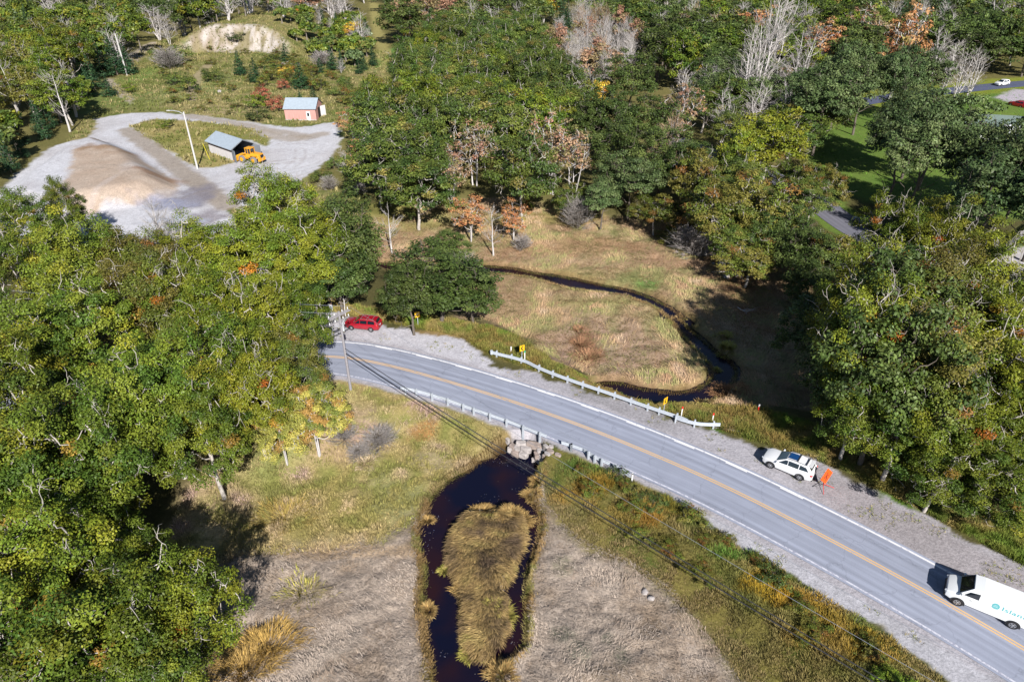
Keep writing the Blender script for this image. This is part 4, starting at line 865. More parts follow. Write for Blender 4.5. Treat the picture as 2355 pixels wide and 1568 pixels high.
cnt['greyw'] = fill('greyw', [(1290, 140), (1250, 80), (1330, 30), (1460, 60), (1500, 130), (1420, 160), (1350, 230), (1320, 220)], 6, 6.6, [('bare', 3), ('f_tan', .8), ('bare', 2), ('bare_tan', .6)], 'grey leafless stand in the middle background', 'broadleaf tree in the pale leafless stand behind the dark dome-shaped oak', hr=(10, 14), rr=(3.6, 4.8))
cnt['slope'] = fill('slope', [(640, 60), (760, 40), (860, 50), (890, 150), (880, 200), (800, 200), (770, 170), (720, 110), (650, 90)], 3, 6.5, [('f_olive', 2), ('f_oak', 1), ('bare', .6), ('spruce', .6), ('f_grey', .7), ('f_yellow', .2)], 'young trees on the slope right of the sand bank', 'young broadleaf tree on the slope right of the sand bank', hr=(4.5, 7.5), rr=(2.2, 3.4))
cnt['slopeb'] = fill('slopeb', [(580, 150), (640, 120), (780, 180), (900, 200), (820, 260), (770, 230), (740, 200), (600, 200)], 1, 5, [('bush_olive', 3), ('bush_rus', 1.5), ('bush_dark', 1), ('bush_yellow', .3)], 'scrub bushes on the slope behind the pink shed', 'scrubby bush on the slope behind the pink shed', hr=(2, 4), rr=(1.6, 2.8), cat='bush', oname='shrub', gapf=.1)
cnt['field'] = fill('field', [(330, 150), (450, 100), (640, 120), (560, 200), (640, 290), (500, 270), (340, 240)], .5, 8, [('bush_olive', 2), ('bush_rus', 1.5), ('bush_green', 1), ('bush_bare', .4)], 'scattered low bushes in the rough field', 'low scrubby bush scattered in the rough field below the sand bank', hr=(.9, 2), rr=(1.0, 2.0), cat='bush', oname='shrub', gapf=.35)
cnt['rim'] = fill('rim', [(790, 330), (740, 400), (700, 430), (860, 500), (1000, 480), (1100, 430), (950, 430), (850, 400)], 1, 4.6, [('bush_rus', 2), ('bush_olive', 2), ('bush_bare', 1.2), ('bush_green', .8)], 'undergrowth below the great oaks', 'undergrowth bush at the foot of the great oaks', hr=(1.4, 3), rr=(1.3, 2.2), cat='bush', oname='shrub', gapf=.2)
cnt['rim2'] = fill('rim2', [(1130, 460), (1200, 430), (1400, 480), (1560, 500), (1700, 570), (1880, 620), (1900, 680), (1700, 580), (1560, 530), (1400, 505)], 1, 3.6, [('bush_rus', 2), ('bush_olive', 2), ('bush_bare', 1.2), ('bush_dark', .8)], 'undergrowth along the back rim of the marsh', 'undergrowth bush along the back rim of the upper marsh', hr=(1.2, 2.6), rr=(1.2, 2.0), cat='bush', oname='shrub', gapf=.15)
cnt['verge'] = fill('verge', [(1290, 1060), (1440, 1100), (1560, 1175), (1700, 1270), (1900, 1395), (2080, 1510), (2120, 1600), (1980, 1600), (1850, 1490), (1700, 1385), (1560, 1290), (1400, 1190), (1290, 1120)], -.4, 2.3, [('bush_dark', 2), ('bush_rus', 1.6), ('bush_green', 1.2), ('bush_yellow', 1), ('bush_olive', 1.5)], 'low shrubs on the lower roadside bank', 'low shrub among the weeds on the bank below the lower road edge', hr=(.6, 1.15), rr=(.6, 1.25), cat='bush', oname='shrub', gapf=.25, clear=False)
cnt['top'] = fill('top', [(-100, 60), (0, 10), (200, -40), (600, -60), (1000, -70), (1500, -70), (2354, -60), (2500, 20), (2500, 140), (2200, 130), (1960, 120), (1850, 140), (1700, 150), (1500, 130), (1460, 60), (1330, 30), (1250, 60), (1000, 40), (900, 60), (880, 40), (760, 30), (640, 50), (450, 55), (300, 50)], 9, 9.5,
   [('f_olive', 2.4), ('talldead', .5), ('f_oak', 1.6), ('f_dark', 2.0), ('talldead', 1.0), ('bare', .7), ('f_olive', 1.2), ('spruce', .6), ('f_tan', .8), ('f_grey', .9), ('talldead', .4), ('f_orange', .3)], 'far woods along the top of the photo', 'broadleaf tree in the far woods along the top of the photo', hr=(12, 16), rr=(5.2, 6.6), maxn=520, clear=True)

def show(q):
    x, y, h, rad = q[1], q[2], q[3], q[4]; dep = y * .848 + (CAMH - h * .6) * .53
    if dep < 5: return 0
    u = x / dep * K; v = ((CAMH - h * .6) * .848 - y * .53) / dep * K; m = rad / dep * K * 1.3
    if abs(u) > CX + m or v > CY + m * 1.5 or v < -CY - m * 1.5: return 0
    return rad / dep * K
have = {}
for o in col.objects:
    if 'label' in o: nm = o.name.split('.')[0]; have[nm] = have.get(nm, 0) + 1
rest = []; byn = {}
for q in QUEUE: byn.setdefault(q[7], []).append((show(q), q))
for nm, L0 in byn.items():
    L0 = sorted([t for t in L0 if t[0] > 0], key=lambda t: -t[0]); room = 292 - have.get(nm, 0)
    for s_, q in L0[:room]: plant(q[0], q[1], q[2], q[3], q[4], q[5], cat=q[6], name=q[7], group=q[8])
    rest += [q for s_, q in L0[room:]]
# the rest of the far woods is one mass
if rest:
    VV = []; CC = []; r = np.random.default_rng(12); kc = {'oak': G1, 'olive': G3, 'dark': G4, 'grey': G5, 'rus': G6, 'yel': G2}
    for q in rest:
        _, x, y, h, rad = q[:5]; z0 = hz(x, y); ncl = 34; d = unit(r.normal(0, 1, (ncl, 3))); d[:, 2] = np.abs(d[:, 2]) * 1.1 - .25; ph = r.uniform(0, 6.28)
        cl = d * r.uniform(.6, 1.05, (ncl, 1)) * (rad, rad, h * .36) + (x, y, z0 + h * .62); per = 40; m = ncl * per; k = np.repeat(np.arange(ncl), per)
        e = unit(r.normal(0, 1, (m, 3))); cen = cl[k] + e * (r.uniform(0, 1, (m, 1)) ** .5) * rad * .3 * (1, 1, .62); nr_ = unit(e * .4 + d[k] * .4 + (0, 0, .5) + r.normal(0, .5, (m, 3))); t = unit(np.cross(nr_, r.normal(0, 1, (m, 3)))); s2 = np.cross(nr_, t); L1 = (.42 * r.uniform(.7, 1.3, m))[:, None]
        VV.append(np.stack([cen - t * L1, cen + s2 * L1 * .6, cen + t * L1, cen - s2 * L1 * .6], 1).reshape(-1, 3)); base = kc.get(q[0][2:], G3); cc = clump_cols(r, ncl, base, .1) * r.uniform(.8, 1.15)
        CC.append(np.repeat(np.clip(cc[k] * (1 + r.normal(0, .15, (m, 1))), .004, .9), 4, 0))
        a = r.uniform(0, 1, (1, 3))
        for j in range(3):  # trunk faces
            a0 = j * 2.09; w = .3; p = np.array([[x + w * math.cos(a0), y + w * math.sin(a0), z0], [x + w * math.cos(a0 + 2.09), y + w * math.sin(a0 + 2.09), z0], [x, y + .01, z0 + h * .7], [x, y, z0 + h * .7]]); VV.append(p); CC.append(np.tile(C(150, 140, 130), (4, 1)))
    VV = np.concatenate(VV); o = link('distant_woodland', npmesh('distant_woodland', VV, np.arange(len(VV)).reshape(-1, 4), np.concatenate(CC)), mat('far_leaves', attr='Col', rough=.5, spec=.3)); tag(o, 'mixed green woodland receding along the top of the photo', 'woodland', kind='stuff')
print('FILL', cnt, sum(cnt.values()), len(rest))

# ================================================================== built things
def zfor(base, top):
    bx, by = at(*base); z = min(np.arange(0.5, 25, .1), key=lambda q: abs(at(top[0], top[1], q)[1] - by)); return float(z)
M_steel = mat('galvanised_steel', C(208, 216, 228, .55), .5, metal=.0, spec=.5, nscale=6, namt=.12)
M_wood = mat('weathered_pole_wood', C(176, 172, 178, .52), .9, nscale=8, namt=.2)
M_woodl = mat('pale_wood', C(226, 224, 222, .56), .85, nscale=8, namt=.12)  # white wood's own tone, for the lamp and the bare poles
M_blk = mat('black_rubber', (.012, .012, .014), .7, nscale=10, namt=.3)
M_dark = mat('dark_trim', (.02, .021, .024), .5)
M_glass = mat('tinted_glass', (.008, .012, .018), .08, spec=.9, coat=.5)
M_white = mat('white_car_paint', (.60, .61, .63), .28, spec=.6, coat=.7)
M_vanw = mat('white_van_paint', (.62, .64, .66), .32, spec=.5, coat=.5)
M_red = mat('red_car_paint', (.26, .004, .014), .25, spec=.6, coat=.8)
M_blue = mat('blue_car_paint', (.01, .06, .22), .25, spec=.6, coat=.8)
M_silver = mat('silver_alloy', (.45, .46, .48), .35, metal=.8)
M_rlamp = mat('red_lamp_glass', (.45, .01, .01), .15, spec=.8)
M_clamp = mat('clear_lamp_glass', (.55, .58, .62), .12, spec=.9)
M_amber = mat('amber_lamp', (.7, .25, .03), .2)
def patch(P, u0, u1, v0, v1, off):
    P = [Vector(p) for p in P]; n = (P[1] - P[0]).cross(P[3] - P[0]).normalized()
    f = lambda u, v: (P[0] * (1 - u) + P[1] * u) * (1 - v) + (P[3] * (1 - u) + P[2] * u) * v + n * off
    return [f(u0, v0), f(u1, v0), f(u1, v1), f(u0, v1)]
def wheel(root, x, y, r, w, tyre_m=M_blk, rim_m=M_silver, rr=.62, side=1):
    o = empty('wheel', (x, y, r), 0); o.parent = root
    n = 24; s = []; prof = [(-w / 2, r * .62), (-w / 2, r * .9), (-w * .36, r), (w * .36, r), (w / 2, r * .9), (w / 2, r * .62)]
    mb = MB(); V = [(r2 * math.cos(2 * math.pi * j / n), a, r2 * math.sin(2 * math.pi * j / n)) for a, r2 in prof for j in range(n)]
    mb.add(V, [(i * n + j, i * n + (j + 1) % n, (i + 1) * n + (j + 1) % n, (i + 1) * n + j) for i in range(len(prof) - 1) for j in range(n)])
    mb.build('tyre', tyre_m, o, smooth=True)
    rb = MB(); ya = side * w * .40; rb.disc((0, ya, 0), (0, 1, 0), r * rr * 1.02, .03, 24); rb.disc((0, ya + side * .03, 0), (0, 1, 0), r * .14, .05, 12)
    rm = rb.build('rim', rim_m, o)
    if rim_m is M_silver:
        hb = MB()
        for k in range(5):
            a = 2 * math.pi * k / 5 + .3; pts = [(math.cos(a + da) * r * q, math.sin(a + da) * r * q) for da, q in ((-.2, .22), (.2, .22), (.36, rr * .86), (-.36, rr * .86))]
            hb.add([(p, ya + side * .019, q) for p, q in pts], [(0, 1, 2, 3)])
        hb.build('spoke_gap', M_dark, rm)
    return o
def vehicle(name, f, r_, label, cat, L, W, sec, prof, belt, wheels, paint, wr=.35, side_win=(), roofrail=None, sunroof=False, track=None, wins=True, tail=None, bumper=True, cargo=False, z0=0.01):
    """f, r_: where the near-side front and rear wheels stand"""
    f = Vector((*f, 0)); r_ = Vector((*r_, 0)); hd = (f - r_).normalized(); right = Vector((hd.y, -hd.x, 0)); track = track or W - .22
    wm_ = (wheels[0] + wheels[1]) / 2; c = (f + r_) / 2 + right * track / 2 - hd * wm_
    root = empty(name, (c.x, c.y, z0), math.atan2(hd.y, hd.x), label, cat)
    # lower body
    mb = MB(); ring = lambda x, zb, zt, w: [(x, w * .86, zb), (x, w * .985, zb + .14), (x, w, zb + (zt - zb) * .5), (x, w * .985, zt - .12), (x, w * .93, zt - .03), (x, w * .6, zt + .015), (x, 0, zt + .03)]
    V = []; n = 13
    for (x, zb, zt, w) in sec:
        h_ = ring(x, zb, zt, w); V += h_ + [(a, -b_, q) for a, b_, q in h_[-2::-1]]
    F = [(i * n + j, i * n + (j + 1) % n, (i + 1) * n + (j + 1) % n, (i + 1) * n + j) for i in range(len(sec) - 1) for j in range(n)]
    F += [tuple(range(n)), tuple((len(sec) - 1) * n + j for j in range(n))[::-1]]
    mb.add(V, F); body = mb.build('body', paint, root, smooth=True)
    # cabin
    cb = MB(); bw, bz = belt; T = []; 
    for s_ in (1, -1):
        top = [(x, s_ * w, z) for x, z, w in prof]; bot = [(x, s_ * bw, bz) for x, z, w in prof]
        cb.add(top + bot, [(i, i + 1, len(prof) + i + 1, len(prof) + i) for i in range(len(prof) - 1)])
    for i in range(len(prof) - 1):
        (x1, z1, w1), (x2, z2, w2) = prof[i], prof[i + 1]; cr = .035
        cb.add([(x1, w1, z1), (x2, w2, z2), (x2, 0, z2 + cr), (x1, 0, z1 + cr * (i > 0)), (x1, -w1, z1), (x2, -w2, z2)], [(0, 1, 2, 3), (3, 2, 5, 4)])
    cb.build('cabin', paint, root, smooth=True)
    if wins:
        (x1, z1, w1), (x2, z2, w2) = prof[0], prof[1]
        P = [(x1, -w1, z1), (x1, w1, z1), (x2, w2, z2), (x2, -w2, z2)]
        q = patch(P, .04, .96, .04, .95, .03); MB().quad(*q).build('windscreen', M_glass, root)
        if not cargo:
            (x1, z1, w1), (x2, z2, w2) = prof[-1], prof[-2]
            P = [(x1, w1, z1), (x1, -w1, z1), (x2, -w2, z2), (x2, w2, z2)]
            MB().quad(*patch(P, .1, .9, .30, .93, .03)).build('rear_window', M_glass, root)
    # side windows: polygons on the flank, given as (x, height fraction)
    xs = [p[0] for p in prof][::-1]; zs = [p[1] for p in prof][::-1]; ws = [p[2] for p in prof][::-1]
    for poly in side_win:
        for s_ in (1, -1):
            pts = []
            for x, t in poly:
                zt = np.interp(x, xs, zs); wt = np.interp(x, xs, ws); pts.append((x, s_ * (bw + (wt - bw) * t + .030), bz + (zt - bz) * t))
            MB().add(pts, [tuple(range(len(pts)))]).build('side_window', M_glass, root)
    for x in wheels:
        for s_ in (1, -1):
            wheel(root, x, s_ * (track / 2 - .0), wr, .24, side=s_)
            w_at = np.interp(x, [q[0] for q in sec][::-1], [q[3] for q in sec][::-1])
            a = MB(); m = 16; R1, R2 = wr * 1.22, wr * .98; pts = []
            for j in range(m + 1):
                an = math.pi * (-.08 + 1.16 * j / m); pts += [(x + R1 * math.cos(an), s_ * (w_at + .008), wr + R1 * math.sin(an)), (x + R2 * math.cos(an), s_ * (w_at + .008), wr + R2 * math.sin(an))]
            a.add(pts, [(2 * j, 2 * j + 1, 2 * j + 3, 2 * j + 2) for j in range(m)]); a.build('wheel_arch', M_dark, root)
    x0, x1 = sec[0], sec[-1]
    for s_ in (1, -1):
        MB().box((sec[1][0] - .03, s_ * sec[1][3] * .80, sec[1][2] - .14), (.26, .3, .14), s_ * -.5).build('headlight', M_clamp, root, bevel=.03)
        tz = tail or (sec[-2][2] - .1); MB().box((sec[-2][0] + .04, s_ * (sec[-2][3] - .05), tz), (.22, .16, .2), 0).build('taillight', M_rlamp, root, bevel=.03)
        MB().box((prof[0][0] - .18, s_ * (bw + .14), bz + .08), (.16, .22, .15)).build('wing_mirror', paint, root, bevel=.03)
    return root
# ---- red station wagon
suv_sec = [(2.28, .42, .74, .60), (2.20, .28, .88, .76), (1.95, .22, .98, .87), (1.5, .22, 1.04, .90), (.95, .22, 1.08, .91), (0, .22, 1.08, .92), (-1.0, .22, 1.10, .92), (-1.8, .24, 1.10, .90), (-2.18, .30, 1.06, .84), (-2.28, .42, .92, .74)]
suv_prof = [(1.05, 1.06, .80), (.22, 1.56, .62), (-.5, 1.66, .64), (-1.70, 1.62, .60), (-2.16, 1.10, .76)]
red = vehicle('parked_car', at(808.9, 758.5), at(853.1, 763), 'dark red station wagon with roof bars parked on the gravel beside the marsh edge oak', 'car', 4.45, 1.73,
    [(a * .97, b_, c_ * .93 if c_ > .9 else c_, w * .95) for a, b_, c_, w in suv_sec], [(1.0, 1.0, .78), (.30, 1.46, .60), (-.5, 1.53, .62), (-1.85, 1.50, .60), (-2.12, 1.02, .72)], (.83, .98), (1.27, -1.26), M_red, wr=.32,
    side_win=[[(.80, .12), (.14, .12), (.14, .86), (.34, .86)], [(.06, .12), (-.80, .12), (-.80, .86), (.06, .86)], [(-.92, .14), (-1.80, .18), (-1.72, .84), (-.92, .86)]])
for s_ in (1, -1): MB().tube([(.1, s_ * .56, 1.57), (-1.7, s_ * .56, 1.56)], .022, 6).build('roof_rail', M_silver, red)
for x in (0, -.75, -1.45): MB().box((x, 0, 1.60), (.05, 1.12, .03)).build('roof_bar', M_silver, red)
MB().box((-2.19, 0, .45), (.12, 1.4, .22)).build('bumper', M_red, red, bevel=.03)
MB().box((-2.22, 0, .78), (.03, .34, .13)).build('licence_plate', M_clamp, red)
# ---- white crossover
wsv = vehicle('parked_car', at(1769.8, 1075.2), at(1836.2, 1103.4), 'white crossover with dark sunroof parked on the gravel shoulder before the orange sign', 'car', 4.57, 1.84, suv_sec, suv_prof, (.865, 1.05), (1.40, -1.26), M_white, wr=.36,
    side_win=[[(.78, .10), (.02, .12), (.02, .84), (.26, .84)], [(-.06, .12), (-.95, .16), (-.95, .84), (-.06, .86)], [(-1.03, .18), (-1.86, .42), (-1.55, .80), (-1.03, .84)]])
MB().add(*(lambda q: (q, [(0, 1, 2, 3)]))([(.12, .44, 1.665), (-.62, .44, 1.72), (-.62, -.44, 1.72), (.12, -.44, 1.665)])).build('sunroof', mat('sunroof_glass', (.01, .05, .16), .05, spec=.9, coat=.6), wsv)
for s_ in (1, -1): MB().tube([(.15, s_ * .60, 1.66), (-.6, s_ * .61, 1.74), (-1.6, s_ * .58, 1.70)], .022, 6).build('roof_rail', M_silver, wsv)
for x in (-.72, -1.5): MB().box((x, 0, 1.745), (.08, 1.2, .035)).build('roof_bar', M_dark, wsv)
MB().box((-1.86, 0, 1.645), (.30, 1.16, .04), 0, Matrix.Rotation(R(8), 4, 'Y')).build('tailgate_spoiler', M_white, wsv, bevel=.015)
MB().box((-2.24, 0, .38), (.1, 1.5, .2)).build('bumper', M_dark, wsv, bevel=.03)
MB().box((2.25, 0, .55), (.08, 1.0, .18)).build('grille', M_dark, wsv, bevel=.02)
# ---- white cargo van
van_sec = [(2.62, .50, .92, .74), (2.55, .40, 1.06, .88), (2.25, .34, 1.16, .96), (1.85, .32, 1.24, .99), (1.3, .32, 1.32, 1.0), (0, .32, 1.34, 1.0), (-2.0, .34, 1.34, 1.0), (-2.95, .36, 1.34, .99), (-3.08, .45, 1.32, .96)]
van_prof = [(1.82, 1.24, .90), (1.10, 2.07, .77), (.5, 2.13, .79), (-2.6, 2.14, .78), (-2.95, 2.08, .76), (-3.06, 1.32, .92)]
van = vehicle('cargo_van', at(2194.4, 1388.8), at(2325.8, 1443.8), 'white cargo van with a teal globe emblem driving on the road', 'van', 5.7, 2.01, van_sec, van_prof, (.975, 1.30), (1.70, -1.78), M_vanw, wr=.38,
    side_win=[[(1.55, .10), (.62, .06), (.62, .66), (1.22, .66)]], cargo=True)
MB().box((2.58, 0, .52), (.16, 1.7, .24)).build('bumper', M_dark, van, bevel=.04)
MB().box((2.60, 0, .86), (.06, 1.2, .2)).build('grille', M_dark, van, bevel=.02)
for s_ in (1, -1): MB().tube([(1.1, s_ * 1.0, 1.05), (.98, s_ * 1.01, 1.05)], .02, 6).build('door_handle', M_dark, van)
teal = mat('teal_print', C(120, 200, 208, .55), .4); grey_p = mat('grey_print', C(170, 190, 200, .6), .4)
def on_side(x, z): # near flank of the van body above the belt
    t = (z - 1.30) / .84; return .975 + (.78 - .975) * t + .012
gl = MB(); m = 20; cx0, cz0, rg = -.42, 1.44, .24
pts = [(cx0 + rg * math.cos(2 * math.pi * j / m), 0, cz0 + rg * 1.0 * math.sin(2 * math.pi * j / m)) for j in range(m)]
gl.add([(x, on_side(x, z) if z > 1.3 else 1.004, z) for x, _, z in pts], [tuple(range(m))]); emb = gl.build('globe_emblem', teal, van)
gb = MB()
for k in range(2): gb.box((cx0 + .02, on_side(0, cz0 - .04 + .1 * k) + .006, cz0 - .04 + .1 * k), (.30 - .1 * k, .004, .02))
gb.build('globe_line', mat('pale_print', (.6, .66, .68), .4), emb)
fc = bpy.data.curves.new('lettering', 'FONT'); fc.body = 'Island'; fc.size = .46; fc.extrude = .003; fc.offset = .008; fc.space_character = 1.08
tmp = bpy.data.objects.new('lettering', fc); col.objects.link(tmp); dg = bpy.context.evaluated_depsgraph_get(); me = bpy.data.meshes.new_from_object(tmp.evaluated_get(dg)); bpy.data.objects.remove(tmp)
me.materials.clear(); tl = link('lettering', me, teal, van); tl.scale = (1.4, 1, 1); tl.location = (-.78, on_side(0, 1.34) + .004, 1.30); tilt = math.atan2(.195, .84); tl.rotation_euler = (R(90) - tilt * 1.0, 0, R(180))
# ---- blue car half hidden on the back road
bluec = vehicle('parked_car', at(1962, 512), at(2000, 528), 'blue car half hidden by golden leaves on the back road', 'car', 4.4, 1.75, [(a * .95, b_, c_ * .9 if c_ > .9 else c_, w * .95) for a, b_, c_, w in suv_sec], [(.9, .96, .76), (.2, 1.38, .58), (-.5, 1.44, .60), (-1.3, 1.38, .56), (-1.95, 1.0, .7)], (.82, .95), (1.30, -1.24), M_blue, wr=.32,
    side_win=[[(.7, .12), (.0, .12), (.0, .84), (.26, .84)], [(-.08, .12), (-1.1, .16), (-.95, .8), (-.08, .86)]])
whc = vehicle('parked_car', at(2290, 200), at(2325, 196), 'white car beside the far road near the upper right corner', 'car', 4.5, 1.8, suv_sec, suv_prof, (.865, 1.05), (1.40, -1.26), M_white, side_win=[[(.7, .12), (-1.6, .16), (-1.5, .8), (.2, .86)]])
rdc = vehicle('parked_car', at(2318, 243), at(2350, 250), 'red car in the stony yard near the upper right corner', 'car', 4.5, 1.8, suv_sec, suv_prof, (.865, 1.05), (1.40, -1.26), M_red, side_win=[[(.7, .12), (-1.6, .16), (-1.5, .8), (.2, .86)]])

# ---- wheel loader
M_yel = mat('loader_yellow', C(246, 176, 50, .62), .5, nscale=4, namt=.12); M_tyr = mat('dusty_tyre', C(150, 146, 152, .5), .9, nscale=12, namt=.2)
f = Vector((*at(557, 374.5), 0)); r_ = Vector((*at(585.9, 378.5), 0)); hd = (f - r_).normalized(); rt = Vector((hd.y, -hd.x, 0)); c = (f + r_) / 2 + rt * 1.0; zc0 = hz(c.x, c.y) + .02
ld = empty('wheel_loader', (c.x, c.y, zc0), math.atan2(hd.y, hd.x), 'yellow wheel loader backed half out of the open grey shed', 'loader')
for x in (1.45, -1.45):
    for s_ in (1, -1): wheel(ld, x, s_ * 1.0, .74, .5, M_tyr, M_yel, .56, side=s_)
h_ = MB(); h_.add([(-.6, .7, 1.0), (-2.9, .62, 1.0), (-2.9, .62, 2.0), (-.6, .7, 2.1), (-.6, -.7, 1.0), (-2.9, -.62, 1.0), (-2.9, -.62, 2.0), (-.6, -.7, 2.1)], [(0, 1, 2, 3), (7, 6, 5, 4), (0, 4, 5, 1), (3, 2, 6, 7), (1, 5, 6, 2), (0, 3, 7, 4)])
h_.build('engine_hood', M_yel, ld, bevel=.08)
MB().box((-2.75, 0, .95), (.5, 1.9, .75)).build('counterweight', M_yel, ld, bevel=.08)
MB().box((-2.92, 0, 1.5), (.06, .9, .7)).build('radiator_grille', M_dark, ld)
MB().box((-1.45, 0, 1.62), (1.5, 2.3, .08)).build('fender', M_yel, ld, bevel=.03)
MB().box((1.0, 0, 1.05), (2.0, 1.0, .7)).build('front_frame', M_yel, ld, bevel=.05)
MB().tube([(-.1, .7, .7), (-.1, -.7, .7)], .28, 10).build('articulation_joint', M_dark, ld)
MB().box((-.05, 0, 1.45), (1.35, 1.35, .8)).build('cab_base', M_yel, ld, bevel=.05)
cb_ = MB()
for x in (-.68, .0, .60):
    for s_ in (1, -1): cb_.box((x, s_ * .62, 2.35), (.10, .10, 1.1))
cb_.build('cab_pillars', M_yel, ld)
MB().box((-.05, 0, 2.96), (1.55, 1.5, .14)).build('cab_roof', M_yel, ld, bevel=.05)
MB().box((-.04, 0, 2.35), (1.22, 1.18, 1.02)).build('cab_glass', M_glass, ld)
MB().box((-.35, 0, 1.95), (.5, .5, .6)).build('seat', M_dark, ld, bevel=.05)
MB().tube([(-1.3, .35, 2.05), (-1.3, .35, 2.75)], .06, 8).build('exhaust_pipe', M_dark, ld)
for s_ in (1, -1):
    MB().tube([(.7, s_ * .5, 1.9), (1.8, s_ * .5, 1.5), (2.8, s_ * .5, .7)], .13, 6).build('lift_arm', M_yel, ld)
bk = MB(); pr = [(2.7, .25), (2.7, 1.1), (3.0, 1.3), (3.05, 1.25), (2.8, 1.05), (2.85, .4), (3.7, .22), (3.7, .15)]
bk.prism([(a, b_) for a, b_ in pr], -1.2, 1.2, Matrix(((1, 0, 0, 0), (0, 0, 1, 0), (0, 1, 0, 0), (0, 0, 0, 1)))); bk.build('bucket', M_yel, ld)

# ---- buildings
M_tin = mat('corrugated_tin', C(198, 212, 226, .55), .5, metal=.2, nscale=2, namt=.1)
def boards(name, c, s=4.0, amt=.2):
    m = bpy.data.materials.new(name); m.use_nodes = True; nt = m.node_tree; N = nt.nodes; Lk = nt.links; b = N['Principled BSDF']; b.inputs['Roughness'].default_value = .9
    tc = N.new('ShaderNodeTexCoord'); mp = N.new('ShaderNodeMapping'); mp.inputs['Scale'].default_value = (s, s, .25); Lk.new(tc.outputs['Object'], mp.inputs[0]); n_ = N.new('ShaderNodeTexNoise'); n_.inputs['Scale'].default_value = 2; n_.inputs['Detail'].default_value = 5; Lk.new(mp.outputs[0], n_.inputs['Vector'])
    mr = N.new('ShaderNodeMapRange'); mr.inputs[1].default_value = .3; mr.inputs[2].default_value = .7; mr.inputs[3].default_value = 1 - amt; mr.inputs[4].default_value = 1 + amt; Lk.new(n_.outputs[0], mr.inputs[0])
    vm = N.new('ShaderNodeVectorMath'); vm.operation = 'SCALE'; vm.inputs[0].default_value = c; Lk.new(mr.outputs[0], vm.inputs['Scale']); Lk.new(vm.outputs[0], b.inputs['Base Color']); return m
M_pink = boards('faded_red_boards', tuple(C(226, 168, 160, .56)), 3, .14); M_wht = mat('white_trim', (.6, .6, .6), .7); M_wwall = boards('whitewashed_wall', tuple(C(238, 234, 236, .58)), 1.5, .08); M_brd = boards('brown_boards', tuple(C(160, 132, 124, .5)), 4, .2); M_gry = boards('grey_boards', tuple(C(150, 156, 166, .5)), 5, .2)
# pink shed
A = Vector((*at(657.3, 279.2), 0)); B = Vector((*at(728, 279.6), 0)); w_ = (B - A).length; z0 = hz(A.x, A.y); D_ = 6.2; EH = 2.95; RH = 1.75
ps = empty('pink_shed', (A.x, A.y, z0), math.atan2(B.y - A.y, B.x - A.x), 'faded pink wooden shed with a pale tin roof at the edge of the gravel yard', 'shed')
wl = MB(); gf = 1.9
wl.add([(0, 0, 0), (w_, 0, 0), (w_, 0, EH), (0, 0, EH)], [(0, 1, 2, 3)]).add([(0, D_, 0), (w_, D_, 0), (w_, D_, EH), (0, D_, EH)], [(3, 2, 1, 0)])
wl.add([(0, 0, 0), (0, 0, EH), (0, D_ / 2, EH + RH), (0, D_, EH), (0, D_, 0)], [(0, 1, 2, 3, 4)])
d0, d1, dh = 2.2, 5.2, 2.5
wl.add([(w_, 0, 0), (w_, d0, 0), (w_, d0, dh), (w_, 0, dh)], [(0, 1, 2, 3)]).add([(w_, d1, 0), (w_, D_, 0), (w_, D_, dh), (w_, d1, dh)], [(0, 1, 2, 3)]).add([(w_, 0, dh), (w_, D_, dh), (w_, D_, EH), (w_, D_ / 2, EH + RH), (w_, 0, EH)], [(0, 1, 2, 3, 4)])
wl.build('wall', M_pink, ps)
MB().add([(-.25, -.3, EH - .17), (w_ + .25, -.3, EH - .17), (w_ + .25, D_ / 2, EH + RH + .06), (-.25, D_ / 2, EH + RH + .06), (w_ + .25, D_ + .3, EH - .17), (-.25, D_ + .3, EH - .17)], [(0, 1, 2, 3), (3, 2, 4, 5)]).add([(-.25, -.3, EH - .24), (w_ + .25, -.3, EH - .24), (w_ + .25, D_ / 2, EH + RH - .01), (-.25, D_ / 2, EH + RH - .01), (w_ + .25, D_ + .3, EH - .24), (-.25, D_ + .3, EH - .24)], [(0, 1, 2, 3), (3, 2, 4, 5)]).build('roof', M_tin, ps)
dr = MB().box((w_ - 1.85, -.04, 1.08), (.95, .07, 2.1)).build('door', M_wht, ps); MB().box((w_ - 1.85, -.085, 1.45), (.5, .02, .8)).build('door_pane', M_glass, dr)
MB().box((w_ + .5, d1 - .3, dh / 2), (1.5, .08, dh), .9).build('barn_door', M_wwall, ps)
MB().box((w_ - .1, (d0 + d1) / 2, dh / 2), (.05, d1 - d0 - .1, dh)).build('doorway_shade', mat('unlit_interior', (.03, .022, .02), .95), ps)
MB().add([(0, -.02, 0), (w_, -.02, 0), (w_, -.02, .28), (0, -.02, .28)], [(0, 1, 2, 3)]).build('foundation', mat('pale_concrete', C(214, 200, 200), .9), ps)
